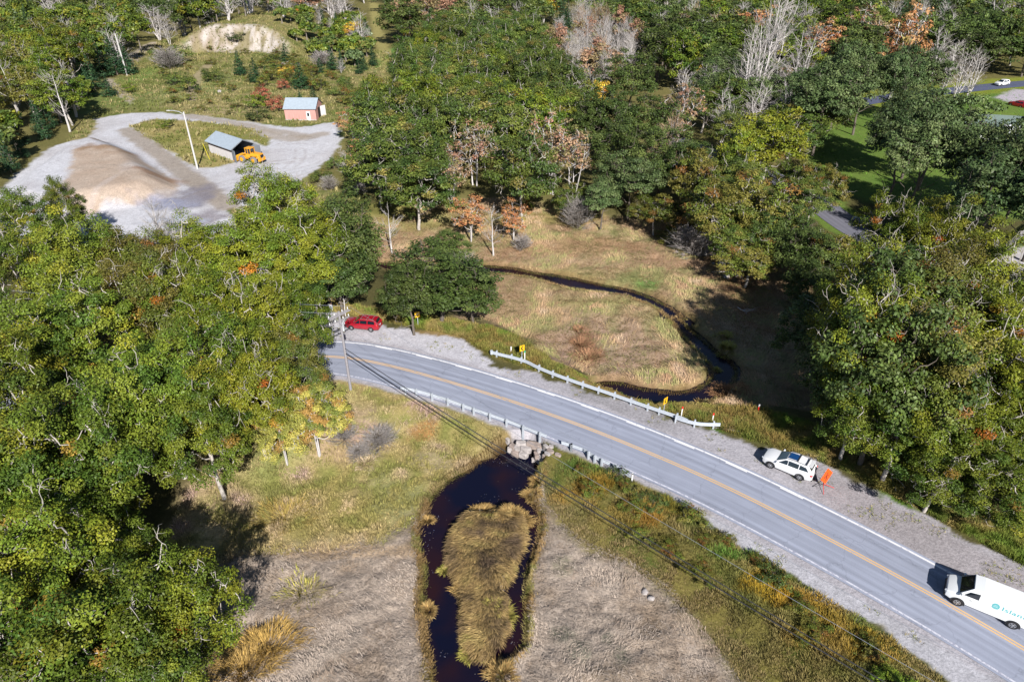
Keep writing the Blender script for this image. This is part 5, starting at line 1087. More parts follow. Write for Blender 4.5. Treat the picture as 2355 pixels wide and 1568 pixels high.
# loader shed
A = Vector((*at(483, 350.3), 0)); B = Vector((*at(538.4, 370.5), 0)); w_ = (B - A).length; z0 = hz(A.x, A.y) - .05; D_ = 5.0; EH = 2.75; RH = 1.3
hs = empty('loader_shed', (A.x, A.y, z0), math.atan2(B.y - A.y, B.x - A.x), 'small tin-roofed grey shed with its doors open beside the yellow loader', 'shed')
MB().box((w_ / 2, .06, .88), (w_, .12, 1.76)).build('block_wall', M_wwall, hs); MB().box((w_ / 2, .075, 2.25), (w_ - .02, .09, .98)).build('board_wall', M_brd, hs)
MB().box((w_ / 2, D_, EH / 2), (w_, .12, EH)).build('back_wall', M_gry, hs)
MB().add([(.02, 0, 0), (.02, 0, EH), (.02, D_ / 2, EH + RH), (.02, D_, EH), (.02, D_, 0)], [(0, 1, 2, 3, 4)]).build('end_wall', M_gry, hs)
rf = MB()
for dz in (0, -.08): rf.add([(-.35, -.55, EH - .2 + dz), (w_ + .45, -.55, EH - .2 + dz), (w_ + .45, D_ / 2, EH + RH + .05 + dz), (-.35, D_ / 2, EH + RH + .05 + dz), (w_ + .45, D_ + .5, EH - .2 + dz), (-.35, D_ + .5, EH - .2 + dz)], [(0, 1, 2, 3), (3, 2, 4, 5)])
rf.build('roof', M_tin, hs)
MB().tube([(w_ + .4, -.5, EH - .28), (w_ + .4, D_ / 2, EH + RH - .06), (w_ + .4, D_ + .45, EH - .28)], .09, 4).build('gable_trim', M_gry, hs)
MB().box((w_ + .95, -.35, 1.3), (1.9, .08, 2.55), R(-12)).build('barn_door', M_gry, hs); MB().box((w_ + .9, D_ + .1, 1.3), (1.9, .08, 2.55), R(14)).build('barn_door', M_gry, hs)
MB().tube([(w_ + .02, .3, EH + .1), (w_ + .02, D_ / 2, EH + RH - .15), (w_ + .02, D_ - .3, EH + .1)], .05, 4).build('rafter', M_gry, hs)
yb = MB(); a = at(478.5, 347); b_ = at(483, 368); yb.tube([(a[0], a[1] - 1.8, 2.0), (b_[0], b_[1], -.3)], .06, 6); tag(yb.build('guy_guard', mat('yellow_plastic', C(240, 226, 60, .6), .5)), 'thin yellow rod leaning in the grass left of the loader shed', 'guard rod')
# house at the right
A = Vector((*at(2215, 318), 0)); z0 = hz(A.x, A.y)
ho = empty('house', (A.x, A.y, z0), R(-14), 'low house with grey-green roof and red brick chimney among the lawn trees', 'house')
M_rf = mat('grey_green_shingle', C(128, 146, 140), .9, nscale=5, namt=.15); M_brk = mat('red_brick', C(180, 80, 66), .9, nscale=8, namt=.25)
W_, D_, EH, RH = 14, 8, 2.7, 1.9
hb = MB().add([(0, 0, 0), (W_, 0, 0), (W_, 0, EH), (0, 0, EH), (0, D_, 0), (W_, D_, 0), (W_, D_, EH), (0, D_, EH), (0, D_ / 2, EH + RH), (W_, D_ / 2, EH + RH)], [(0, 1, 2, 3), (5, 4, 7, 6), (0, 3, 8, 7, 4), (1, 5, 6, 9, 2)]); hb.build('wall', M_wht, ho)
rr = MB(); rr.add([(-.4, -.5, EH - .2), (W_ + .4, -.5, EH - .2), (W_ + .4, D_ / 2, EH + RH + .05), (-.4, D_ / 2, EH + RH + .05), (W_ + .4, D_ + .5, EH - .2), (-.4, D_ + .5, EH - .2)], [(0, 1, 2, 3), (3, 2, 4, 5)]); rfo = rr.build('roof', M_rf, ho)
MB().box((W_ - 1.2, D_ / 2 - 1.2, EH + RH + .3), (.9, .9, 2.4)).build('chimney', M_brk, rfo)
MB().add([(7.5, -2.6, EH - .5), (12.6, -2.6, EH - .5), (12.6, .8, EH + .62), (7.5, .8, EH + .62)], [(0, 1, 2, 3)]).add([(7.5, -2.6, 0), (12.6, -2.6, 0), (12.6, -2.6, EH - .55), (7.5, -2.6, EH - .55)], [(0, 1, 2, 3)]).build('porch_roof', mat('white_metal_roof', (.66, .68, .72), .4), ho)
for x in (1.5, 4.5, 8.5): fr = MB().box((x, -.03, 1.6), (1.1, .05, 1.1)).build('window', M_glass, ho)

# ---- poles
def pole_tags(o, lab): tag(o, lab, 'pole')
zp = -.6
px_, pyy = at(807.9, 906.8, zp); PH = 10.3
def utility_pole(x, y, z, H, arm_dir, label):
    o = empty('utility_pole', (x, y, z), math.atan2(arm_dir[1], arm_dir[0]), label, 'pole')
    MB().tube([(0, 0, -.5), (0, 0, H * .5), (0, 0, H)], .16, 10, r2=.11).build('pole', M_wood, o)
    for k, zz in enumerate((H - .35, H - 1.15)):
        for s_ in (.14, -.14) if k == 0 else (.14,): MB().box((0, s_, zz), (2.6, .085, .11)).build('crossarm', M_wood, o)
        for x_ in (-1.2, -.5, .5, 1.2):
            MB().tube([(x_, .14, zz + .06), (x_, .14, zz + .14), (x_, .14, zz + .2), (x_, .14, zz + .3)], [.025, .055, .055, .03], 8).build('insulator', M_wht, o)
    MB().tube([(.9, .2, H - 1.1), (0, .16, H - 1.9)], .025, 5).build('brace', M_steel, o); MB().tube([(-.9, .2, H - 1.1), (0, .16, H - 1.9)], .025, 5).build('brace', M_steel, o)
    MB().tube([(.26, .1, H - 2.4), (.26, .1, H - 1.7)], .17, 10).build('transformer', mat('transformer_grey', (.4, .42, .44), .5), o)
    return o
line = Vector((28 - px_, 16.5 - pyy, 0)).normalized(); arm = (.62, .78)
utility_pole(px_, pyy, zp, PH, arm, 'weathered wooden utility pole with crossarms left of the lower guardrail end')
utility_pole(28, 16.5, -.8, 10.5, arm, 'wooden utility pole just below the bottom edge of the photo')
M_wire = mat('wire_metal', C(190, 196, 210, .5), .5, metal=.4); M_cable = mat('black_cable_sheath', (.03, .03, .035), .6)
def wire(a, b_, sag, r, m, label, name='overhead_wire'):
    a = Vector(a); b_ = Vector(b_); pts = [a.lerp(b_, t / 24) - Vector((0, 0, sag * 4 * (t / 24) * (1 - t / 24))) for t in range(25)]
    return tag(MB().tube(pts, r, 5).build(name, m), label, 'cable', 'overhead lines along the road')
wire((px_, pyy, 5.35), (28, 16.5, 6.7), .55, .034, M_cable, 'upper thick black cable strung over the pond between the poles', 'overhead_cable')
wire((px_, pyy, 4.7), (28, 16.5, 6.25), .6, .038, M_cable, 'lower thick black cable strung over the pond between the poles', 'overhead_cable')
wire((px_ + .1, pyy, 5.15), (28.2, 16.5, 6.5), .5, .016, M_wire, 'thin bright wire running with the thick black cables', 'overhead_cable')
wire((px_ + arm[0] * 1.35, pyy + arm[1] * 1.35, zp + PH), (28 + arm[0] * 1.35, 16.5 + arm[1] * 1.35, 10), .5, .013, M_wire, 'thin wire nearest the road over the lower verge')
wire((px_ - arm[0] * .55, pyy - arm[1] * .55, zp + PH - .8), (28 - arm[0] * .5, 16.5 - arm[1] * .5, 9.3), .6, .013, M_wire, 'thin wire over the stone headwall and verge weeds')
wire((px_ + arm[0] * 1.35, pyy + arm[1] * 1.35, zp + PH), (-72, 71, 9.6), .8, .016, M_wire, 'thin wire running left from the crossarm into the oaks, upper')
wire((px_ - arm[0] * .5, pyy - arm[1] * .5, zp + PH), (-72, 69, 9.4), .8, .016, M_wire, 'thin wire running left from the crossarm into the oaks, lower')
LH = zfor((454, 388.5), (430, 253)); x, y = at(454, 388.5)
o = empty('street_lamp', (x, y, hz(x, y)), R(180), 'tall white street lamp on a wooden pole in the gravel yard', 'lamp'); LH = 11.2
MB().tube([(0, 0, -.4), (0, 0, LH)], .19, 10, r2=.14).build('pole', M_woodl, o)
MB().tube([(0, 0, LH - .5), (.9, 0, LH + .05), (2.0, 0, LH + .25), (2.6, 0, LH + .25)], .05, 6).build('arm', M_steel, o)
MB().box((2.85, 0, LH + .24), (.75, .3, .14)).build('lamp_head', M_woodl, o, bevel=.05)
x, y = at(293, 176); o = MB().tube([(x, y, hz(x, y) - .4), (x - .2, y, hz(x, y) + 12.3)], .24, 10, r2=.18).build('wooden_pole', M_woodl); tag(o, 'tall bare pale wooden pole without wires at the upper left wood edge', 'pole')
x, y = at(1746, 235); o = MB().tube([(x, y, -1), (x, y, 10)], .2, 8, r2=.15).build('wooden_pole', M_woodl); tag(o, 'white pole rising in front of the tall leafless trees', 'pole')
x, y = at(2030, 190); o = MB().tube([(x, y, -1), (x, y, 17)], .22, 8, r2=.16).build('wooden_pole', M_woodl); tag(o, 'white pole standing among the grey-green trees at the upper right', 'pole')

# ---- guardrails
def guardrail(pts, posts, label, flare=False, face=-1, zt=.72):
    L = smooth_line(pts, .6, 2); o = empty('guardrail', (L[0, 0], L[0, 1], 0), 0, label, 'guardrail'); L0 = L[0].copy(); Nn = normals(L) * face
    prof = [(-.05, .0), (.0, .0), (.09, -.03), (.09, -.11), (0, -.16), (0, -.20), (.09, -.25), (.09, -.33), (0, -.37)]
    V = []; k = len(prof)
    for i in range(len(L)):
        for a, b_ in prof: V.append((L[i, 0] - L0[0] + Nn[i, 0] * a, L[i, 1] - L0[1] + Nn[i, 1] * a, zt + b_))
    MB().add(V, [(i * k + j, i * k + j + 1, (i + 1) * k + j + 1, (i + 1) * k + j) for i in range(len(L) - 1) for j in range(k - 1)]).build('rail', M_steel, o, smooth=False)
    for (a, b_) in posts:
        i = int(np.argmin(np.hypot(L[:, 0] - a, L[:, 1] - b_))); p = L[i] - L0 - Nn[i] * .12; an = math.atan2(Nn[i, 1], Nn[i, 0])
        po = MB().box((p[0], p[1], -.05), (.22, .15, 1.7 + .1), an).build('post', M_steel, o)
        MB().box((p[0] + Nn[i, 0] * .06, p[1] + Nn[i, 1] * .06, zt - .155), (.12, .14, .3), an).build('block', M_steel, po)
    return o
uz = .62
up = atl(c5([(1045, 938), (1110, 955), (1170, 968), (1230, 985), (1280, 1002), (1330, 1030), (1420, 1068), (1520, 1105), (1620, 1140), (1800, 1200), (1920, 1243), (2100, 1305), (2352, 1388)]) + c6([(90, 1338), (170, 1368), (240, 1388), (300, 1397), (415, 1398)]), uz)
pp = atl(c5([(1062, 945), (1158, 968), (1245, 988), (1330, 1032), (1430, 1070), (1520, 1105), (1620, 1140), (1715, 1172), (1815, 1203), (1920, 1243), (2025, 1280), (2130, 1315), (2230, 1348), (2330, 1382)]) + c6([(130, 1352), (360, 1397)]), uz)
gu = guardrail(up, pp, 'long curving galvanised guardrail between the road and the upper marsh', face=-1)
L_end = atl(c5([(1045, 938)]), uz)[0]; MB().tube([(0, 0, .32), (0, 0, .78)], .17, 10).build('end_cap', M_steel, gu)
for pts, lab, n_ in ((c5([(460, 1168), (520, 1172), (580, 1186), (680, 1214), (780, 1246), (880, 1283), (980, 1318), (1080, 1352), (1180, 1387), (1300, 1435), (1395, 1472)]), 'galvanised guardrail along the lower road edge from the utility pole to the stone headwall', 10),
                   (c5([(1490, 1512), (1560, 1532), (1625, 1556)]), 'short guardrail length right of the gap above the stone headwall', 2), (c5([(1632, 1558)]) + c8([(1660, 100), (1700, 128), (1800, 172)]), 'third guardrail length, half buried in weeds beyond the stone headwall', 3),
                   (c8([(1820, 178), (1870, 206), (1930, 252)]), 'last short guardrail length at the lower verge before the gravel begins', 2)):
    W = atl(pts, .62); Ls = smooth_line(W, .6, 2); ii = np.linspace(1, len(Ls) - 2, n_).astype(int); guardrail(W, [tuple(Ls[i]) for i in ii], lab, face=1)
x, y = at(*c8([(1940, 285)])[0]); o = empty('marker_post', (x, y, 0), 0, 'white marker post at the lower guardrail end', 'marker post'); MB().box((0, 0, .4), (.12, .12, 1.1)).build('post', M_wht, o); MB().box((0, 0, .86), (.13, .13, .12)).build('reflector', M_dark, o)

# ---- signs and markers
M_sy = mat('sign_yellow', C(252, 198, 40, .62), .5); M_org = mat('sign_orange', (.82, .085, .01), .5); M_sb = mat('sign_black', (.012, .012, .012), .6)
def chevron(px, py, zc, rz, label, W=.62, H=.78):
    x, y = at(px, py, zc); o = empty('chevron_sign', (x, y, hz(x, y)), rz, label, 'road sign'); dz = zc - hz(x, y)
    MB().box((0, .03, dz / 2 - .1), (.06, .04, dz + .7)).build('post', M_steel, o)
    MB().box((0, -.01, dz), (W, .02, H)).build('panel', M_sy, o)
    a, b_ = W * .30, H * .36; P = [(a * .9, b_), (a * .1, b_), (-a, 0), (a * .1, -b_), (a * .9, -b_), (-a * .15, 0)]
    MB().add([(p, -.024, dz + q) for p, q in P], [(0, 1, 2, 5), (5, 2, 3, 4)]).build('chevron_mark', M_sb, o)
chevron(*c5([(1240, 915)])[0], 1.55, R(28), 'yellow chevron sign behind the left half of the upper guardrail')
chevron(*c5([(2155, 1250)])[0], 1.55, R(42), 'yellow chevron sign behind the upper guardrail beside the stream bend')
chevron(*c5([(571, 702)])[0], 1.6, R(8), 'yellow chevron sign in the shade under the round marsh edge oak')
def delineator(px, py, H, tipc, label, base_c=None):
    x, y = at(px, py, 0); o = empty('marker_post', (x, y, hz(x, y)), 0, label, 'marker post'); H -= hz(x, y)
    MB().box((0, 0, H / 2 - .1), (.1, .035, H)).build('post', M_wht if base_c is None else base_c, o); MB().box((0, 0, H - .06), (.13, .06, .26)).build('tip', tipc, o)
M_grn = mat('green_reflector', (.01, .30, .16), .5); M_rt = mat('red_reflector', (.6, .02, .015), .5)
delineator(*c5([(1257, 995)])[0], 1.3, M_grn, 'white marker post with a green tip behind the left half of the upper guardrail')
delineator(*c5([(2255, 1352)])[0], 1.2, M_rt, 'white marker post with a red tip near the stream side chevron sign')
delineator(*c6([(362, 1388)])[0], 1.1, M_rt, 'pale marker post with a red tip at the right end of the upper guardrail')
delineator(*c6([(653, 1325)])[0], .95, M_wht, 'short red post with a white top in the grass right of the stream', base_c=M_rt)
x, y = at(*c5([(1170, 965)])[0]); o = MB().box((x, y + .9, .1), (.14, .14, 1.2)).build('marker_post', M_wht); tag(o, 'short white stub post just behind the left end of the upper guardrail', 'marker post')
# orange flagger sign on its folding stand
x, y = at(1807 / 1, 1124 / 1.0 - 62, 0); bx, by = at(1785 + 5, 1117)
sx_, sy_ = at(1900, 1096, 1.25); o = empty('roadwork_sign', (sx_, sy_, 0.01), math.atan2(.55, .84), 'orange diamond roadwork sign on a folding stand behind the white parked car', 'road sign')
h2 = .86; cz = 1.32; lean = Matrix.Rotation(R(-6), 4, 'X')
Pn = [Vector((0, 0, -h2)), Vector((h2, 0, 0)), Vector((0, 0, h2)), Vector((-h2, 0, 0))]; TM = Matrix.Translation((0, 0, cz)) @ lean
mb = MB(); mb.add([TM @ (p + Vector((0, -.015, 0))) for p in Pn] + [TM @ (p + Vector((0, .015, 0))) for p in Pn], [(0, 1, 2, 3), (7, 6, 5, 4), (0, 4, 5, 1), (1, 5, 6, 2), (2, 6, 7, 3), (3, 7, 4, 0)]); mb.build('panel', M_org, o)
fg = MB(); t = lambda a, b_: TM @ Vector((a, -.022, b_))
def bar(a, b_, c_, d_, w):
    v = Vector((c_ - a, d_ - b_)).normalized(); n = Vector((-v.y, v.x)) * w / 2; fg.add([t(a + n.x, b_ + n.y), t(a - n.x, b_ - n.y), t(c_ - n.x, d_ - n.y), t(c_ + n.x, d_ + n.y)], [(0, 1, 2, 3)])
bar(.02, .18, -.02, -.12, .13); bar(0, -.1, .14, -.46, .07); bar(-.03, -.1, -.13, -.46, .07); bar(0, .14, .28, .02, .05); bar(.28, .02, .34, -.16, .05); bar(-.02, .12, -.26, .0, .05)
for k in range(8): pass
fg.add([t(.03 + .075 * math.cos(2 * math.pi * j / 12), .29 + .075 * math.sin(2 * math.pi * j / 12)) for j in range(12)], [tuple(range(12))]); fg.add([t(-.36, -.1), t(-.22, -.1), t(-.22, .06), t(-.36, .06)], [(0, 1, 2, 3)])
fg.build('worker_symbol', M_sb, o)
MB().tube([(0, .05, .12), (0, .06, cz)], .03, 6).build('mast', M_dark, o)
for a, b_ in ((.75, .55), (-.75, .55), (.75, -.6), (-.75, -.6)): MB().tube([(0, .05, .35), (a, b_, .0)], .022, 5).build('leg', M_dark if b_ > 0 else M_rt, o)

# ---- people
def skinned(name, pts, edges, rad, m, parent, sub=1):
    me = bpy.data.meshes.new(name); me.from_pydata(pts, edges, []); o = link(name, me, m, parent)
    s = o.modifiers.new('s', 'SKIN'); me.skin_vertices[0].data[0].use_root = True
    for i, r in enumerate(rad): me.skin_vertices[0].data[i].radius = (r, r)
    q = o.modifiers.new('d', 'SUBSURF'); q.levels = sub; q.render_levels = sub; s.use_smooth_shade = True; return o
M_skin = mat('skin', C(206, 160, 134, .55), .6)
def person(x, y, rz, label, shirt, trousers, hat, hands_up=True, vest=None):
    o = empty('person', (x, y, hz(x, y) + .0), rz, label, 'person')
    V = [(0, 0, .95), (0, 0, 1.15), (0, 0, 1.36), (0, .0, 1.46), (0, -.01, 1.54), (0, -.02, 1.63), (0, -.01, 1.70)]; E = [(i, i + 1) for i in range(6)]; Rr_ = [.145, .135, .16, .07, .06, .10, .085]
    def ch(start, pts, rads):
        p = start
        for q, r in zip(pts, rads): V.append(q); Rr_.append(r); E.append((p, len(V) - 1)); p = len(V) - 1
        return p
    for s_ in (1, -1):
        ch(0, [(s_ * .10, 0, .86), (s_ * .12, -.01, .48), (s_ * .14, .02, .10), (s_ * .15, -.12, .04)], [.10, .065, .045, .035])
        w_ = [(s_ * .20, 0, 1.38), (s_ * .27, -.04, 1.12), (s_ * .14, -.30, 1.20)] if hands_up else [(s_ * .20, 0, 1.38), (s_ * .26, .0, 1.10), (s_ * .28, -.08, .86)]
        h_ = ch(2, w_, [.06, .045, .032]); wx, wy, wz = w_[-1]
        pm = ch(h_, [(wx - s_ * .03, wy - .06, wz + .01)], [.032])
        for k in range(4): ch(pm, [(wx - s_ * (.01 + .02 * k), wy - .11, wz + .01), (wx - s_ * (.015 + .02 * k), wy - .13, wz - .02)], [.010, .008])
        ch(h_, [(wx - s_ * .0, wy - .05, wz + .05), (wx - s_ * .02, wy - .08, wz + .06)], [.011, .009])
    skinned('body', V, E, Rr_, M_skin, o)
    TV = [(0, 0, .97), (0, 0, 1.02), (.11, 0, .86), (.125, -.01, .48), (.14, .02, .09), (-.11, 0, .86), (-.125, -.01, .48), (-.14, .02, .09)]
    skinned('trousers', TV, [(0, 1), (0, 2), (2, 3), (3, 4), (0, 5), (5, 6), (6, 7)], [.165, .155, .125, .09, .075, .125, .09, .075], trousers, o)
    arm = lambda s_: [(s_ * .20, 0, 1.39), (s_ * .27, -.04, 1.12), (s_ * .17, -.24, 1.185)] if hands_up else [(s_ * .20, 0, 1.39), (s_ * .26, 0, 1.10), (s_ * .275, -.06, .90)]
    SV = [(0, 0, 1.0), (0, 0, 1.2), (0, 0, 1.38)] + arm(1) + arm(-1)
    skinned('shirt', SV, [(0, 1), (1, 2), (2, 3), (3, 4), (4, 5), (2, 6), (6, 7), (7, 8)], [.165, .16, .18, .08, .062, .05, .08, .062, .05], shirt, o)
    MB().tube([(0, -.01, 1.70), (0, -.01, 1.76), (0, -.01, 1.83)], [.125, .13, .07], 12).build('hat' if hat else 'hair', hat or M_dark, o, smooth=True)
    for s_ in (.035, -.035): MB().box((s_, -.115, 1.655), (.025, .012, .014)).build('eye', M_dark, o)
    MB().tube([(0, -.11, 1.65), (0, -.145, 1.615)], [.012, .02], 6).build('nose', M_skin, o); MB().box((0, -.112, 1.575), (.05, .01, .012)).build('mouth', M_rt, o)
    for s_ in (1, -1): MB().tube([(s_ * .1, 0, 1.66), (s_ * .125, .01, 1.62)], .022, 6).build('ear', M_skin, o); MB().box((s_ * .15, -.06, .03), (.11, .28, .1)).build('shoe', M_dark, o, bevel=.03)
    return o
x, y = at(762, 714.5); p1 = person(x, y, R(-10), 'person in pale trousers, dark top and white hat under the oaks behind the red car', mat('dark_cloth', (.04, .045, .06), .9), mat('pale_blue_trousers', C(216, 222, 236, .6), .9), M_wht)
cmx = MB().box((0, 0, 0), (.26, .12, .10)).build('remote_controller', M_wht, None, bevel=.02); pv = Matrix.Rotation(R(-10), 4, 'Z') @ Vector((0, -.42, 1.22)); cmx.location = (x + pv.x, y + pv.y, hz(x, y) + pv.z); tag(cmx, 'small white controller held in both hands by the person in pale trousers', 'controller')
x, y = at(727, 775); person(x, y, R(150), 'person in a yellow-green safety vest at the road edge left of the utility pole', mat('safety_vest_yellow', C(220, 250, 90, .65), .8), mat('blue_jeans', (.03, .05, .11), .9), mat('red_cap', (.35, .03, .02), .8), hands_up=False)

# ---- stone headwall of the culvert
M_gran = mat('pale_granite', C(206, 198, 196, .5), .85, nscale=2.5, namt=.25, bump=.5, bscale=9)
M_gran2 = mat('tan_granite', C(184, 168, 160, .5), .9, nscale=2.5, namt=.25, bump=.5, bscale=9)
hx, hy = at(1228, 1046, -1.0); hw = empty('stone_headwall', (hx, hy, 0), 0, 'tumbled pale granite block headwall over the culvert mouth at the pond', 'stone headwall')
def rock(mb, c, d, rz, r, jag=.10, tilt=0):
    x, y, z = d[0] / 2, d[1] / 2, d[2] / 2; M2 = Matrix.Translation(c) @ Matrix.Rotation(rz, 4, 'Z') @ Matrix.Rotation(tilt, 4, 'X'); n = 3; V = []; ids = {}
    bm = bmesh.new(); bmesh.ops.create_cube(bm, size=1); bmesh.ops.subdivide_edges(bm, edges=bm.edges, cuts=2, use_grid_fill=True)
    for v in bm.verts:
        p = Vector((v.co.x * d[0], v.co.y * d[1], v.co.z * d[2])); k = 1 - .10 * (abs(v.co.x) > .4) * (abs(v.co.y) > .4) - .08 * (abs(v.co.z) > .4) * (abs(v.co.x) > .4)
        v.co = Vector((p.x * k + r.uniform(-jag, jag) * d[0] * .5, p.y * k + r.uniform(-jag, jag) * d[1] * .5, p.z + r.uniform(-jag, jag) * d[2] * .4))
    bmesh.ops.bevel(bm, geom=list(bm.edges), offset=.02, segments=1, affect='EDGES')
    bm.verts.index_update(); mb.add([M2 @ v.co for v in bm.verts], [tuple(v.index for v in f.verts) for f in bm.faces]); bm.free()
rs = random.Random(4); c7 = lambda a, b_: ((1200 + a / 10.7) / 1.062, (1040 + b_ / 10.7) / 1.062)
for (a, b_, l, w, zt, rot) in [(770, 410, 1.15, .5, -.50, -8), (1120, 450, 1.7, .62, -.42, -20), (900, 545, 1.15, .75, -.75, -14), (690, 510, .75, .6, -.85, -20), (540, 490, .6, .6, -.9, -30), (420, 330, .6, .35, -.6, -50), (470, 560, .5, .4, -1.1, 0), (630, 650, .95, .6, -1.35, -25), (840, 680, .95, .75, -1.2, -25),
    (1290, 590, .85, .5, -.70, 25), (1210, 710, .8, .85, -1.05, 10), (1420, 680, .75, .42, -.78, -55), (1350, 800, 1.15, .36, -1.0, -42), (1530, 830, .8, .5, -.9, -45), (1290, 880, 1.15, .36, -1.4, -45), (1450, 970, .7, .34, -1.35, -40), (1730, 930, .7, .42, -.9, -35), (1550, 690, .5, .5, -.75, 0), (1100, 850, .5, .4, -1.7, 10), (1380, 1000, .5, .3, -1.6, -40)]:
    x, y = at(*c7(a, b_), zt); zt = max(zt, hz(x, y) + .16); l *= .95; w *= .92; mb = MB(); h_ = .62; rock(mb, (x - hx, y - hy, zt - h_ / 2), (l, w, h_), R(rot), rs); mb.build('granite_block', [M_gran, M_gran2][len(hw.children) % 3 == 1], hw)
x, y = at(*c7(1060, 600), -1.2); MB().box((x - hx, y - hy + .35, -1.45), (.75, .9, 1.3), R(-18)).build('culvert_mouth_shade', mat('culvert_shade', (.006, .005, .005), 1), hw)  # black box put in for the shade inside the culvert opening

# ---- loose stones, logs, fence
def boulder(px, py, s, label, z=MZ, m=None, cat='boulder', flat=.6):
    x, y = at(px, py, z); bm = bmesh.new(); bmesh.ops.create_icosphere(bm, subdivisions=3, radius=1); r = random.Random(px)
    sd = r.uniform(0, 50)
    for v in bm.verts:
        n_ = float(fbm(np.array([v.co.x * 1.3 + sd]), np.array([v.co.y * 1.3 + v.co.z + sd]), 3)[0]); v.co *= .75 + .55 * n_
    me = bpy.data.meshes.new('boulder'); bm.to_mesh(me); bm.free(); o = link('boulder', me, m or M_gran); o.location = (x, y, hz(x, y) + s * .12); o.scale = (s, s * .8, s * flat); o.rotation_euler = (0, 0, r.uniform(0, 3)); tag(o, label, cat)
boulder(1660, 607, .85, 'large white boulder at the sunlit edge of the shaded marsh'); boulder(1670, 637, .6, 'flat grey boulder below the large white one'); boulder(1570, 586, .38, 'small round stone left of the pair near the dead brush'); boulder(1600, 583, .42, 'small grey stone just below the dead brush heap'); boulder(1615, 566, .6, 'pale stone tucked against the dead brush heap'); boulder(1640, 606, .28, 'little stone touching the left of the large white boulder')
boulder(1484, 1352, .34, 'grey stone in the weeds at the right marsh edge', z=-1); boulder(1498, 1367, .3, 'lower grey stone of the two in the weeds at the right marsh edge', z=-1)
x, y = at(668, 152); rp_ = empty('rock_pile', (x, y, hz(x, y)), 0, 'heap of pale rocks beside the bluish spruce on the slope', 'rock pile')
for k in range(14):
    mb = MB(); rock(mb, (rs.uniform(-2.2, 2.2), rs.uniform(-1.5, 1.5), .5 + rs.uniform(-.3, .6)), (rs.uniform(.8, 1.6), rs.uniform(.7, 1.2), rs.uniform(.6, 1)), rs.uniform(0, 3), rs, .2); mb.build('rock', M_gran, rp_)
boulder(505, 212, .8, 'pale stone in the grass of the rough field', z=0); boulder(915, 130, 1.2, 'pale rock beside the grassy trail', z=0); boulder(925, 30, 1.8, 'white rock near the far end of the grassy trail', z=0, flat=.5)
def log(a, b_, r, label, za=.3, zb=.3, m=barkw, br=3):
    A = at(*a, za); B = at(*b_, zb); t_ = Tubes(); p0 = np.array([A[0], A[1], hz(*A) + r * .6 + (za if za > 0 else 0)]); p1 = np.array([B[0], B[1], hz(*B) + r * .6 + (zb if zb > 0 else 0)]); q = np.random.default_rng(int(a[0]))
    P = bez(p0, p1, .03, 7, q, .02); t_.add(P, np.linspace(r, r * .35, 7), 7)
    for k in range(br): i = int(q.integers(2, 6)); e = P[i] + unit((p1 - p0) + q.normal(0, .6, 3) * np.linalg.norm(p1 - p0)) * q.uniform(.8, 2.2); e[2] = abs(e[2] - P[i][2]) + P[i][2]; t_.add(bez(P[i], e, .05, 4, q, .05), np.linspace(r * .5, r * .12, 4), 5)
    return tag(link('fallen_trunk', t_.mesh('fallen_trunk'), m), label, 'fallen trunk')
log((1497, 468), (1545, 500), .18, 'fallen white limb at the back rim of the marsh', 1.5, .3, br=5); log((440, 92), (480, 122), .25, 'bare pale trunk lying on the slope below the sand bank'); log((1700, 686), (1722, 700), .06, 'thin bleached branch lying at the shadow edge on the marsh', .5, .1, br=4)
log((1690, 604), (1640, 606), .07, 'long thin dead branch behind the large white boulder', .3, .1, br=2); log((2030, 1070), (2060, 1120), .05, 'thin fallen twig below the right wood', .2, .1)
A = np.array(at(2262, 612)); B = np.array(at(2375, 525)); fe = empty('wooden_fence', (A[0], A[1], hz(*A)), math.atan2(B[1] - A[1], B[0] - A[0]), 'weathered grey board fence beside the gravel drive at the right edge', 'fence'); Lf = float(np.hypot(*(B - A)))
for k in range(7): MB().box((Lf * k / 6, 0, .6), (.12, .12, 1.5)).build('post', M_wood, fe)
for zz in (.45, 1.05): MB().box((Lf / 2, -.08, zz), (Lf, .04, .16)).build('rail', M_wood, fe)
fb = MB()
for k in range(int(Lf / .3)): fb.box((.15 + .3 * k, -.12, .75), (.24, .025, 1.25))
fb.build('boards', M_wood, fe)
tag(MB().box((0, 0, .02), (2.6, 1.0, .12), R(-16)).build('plank', M_wood), 'weathered plank lying at the right end of the upper guardrail', 'plank').location = (*at(*c6([(455, 1418)])[0]), .03)

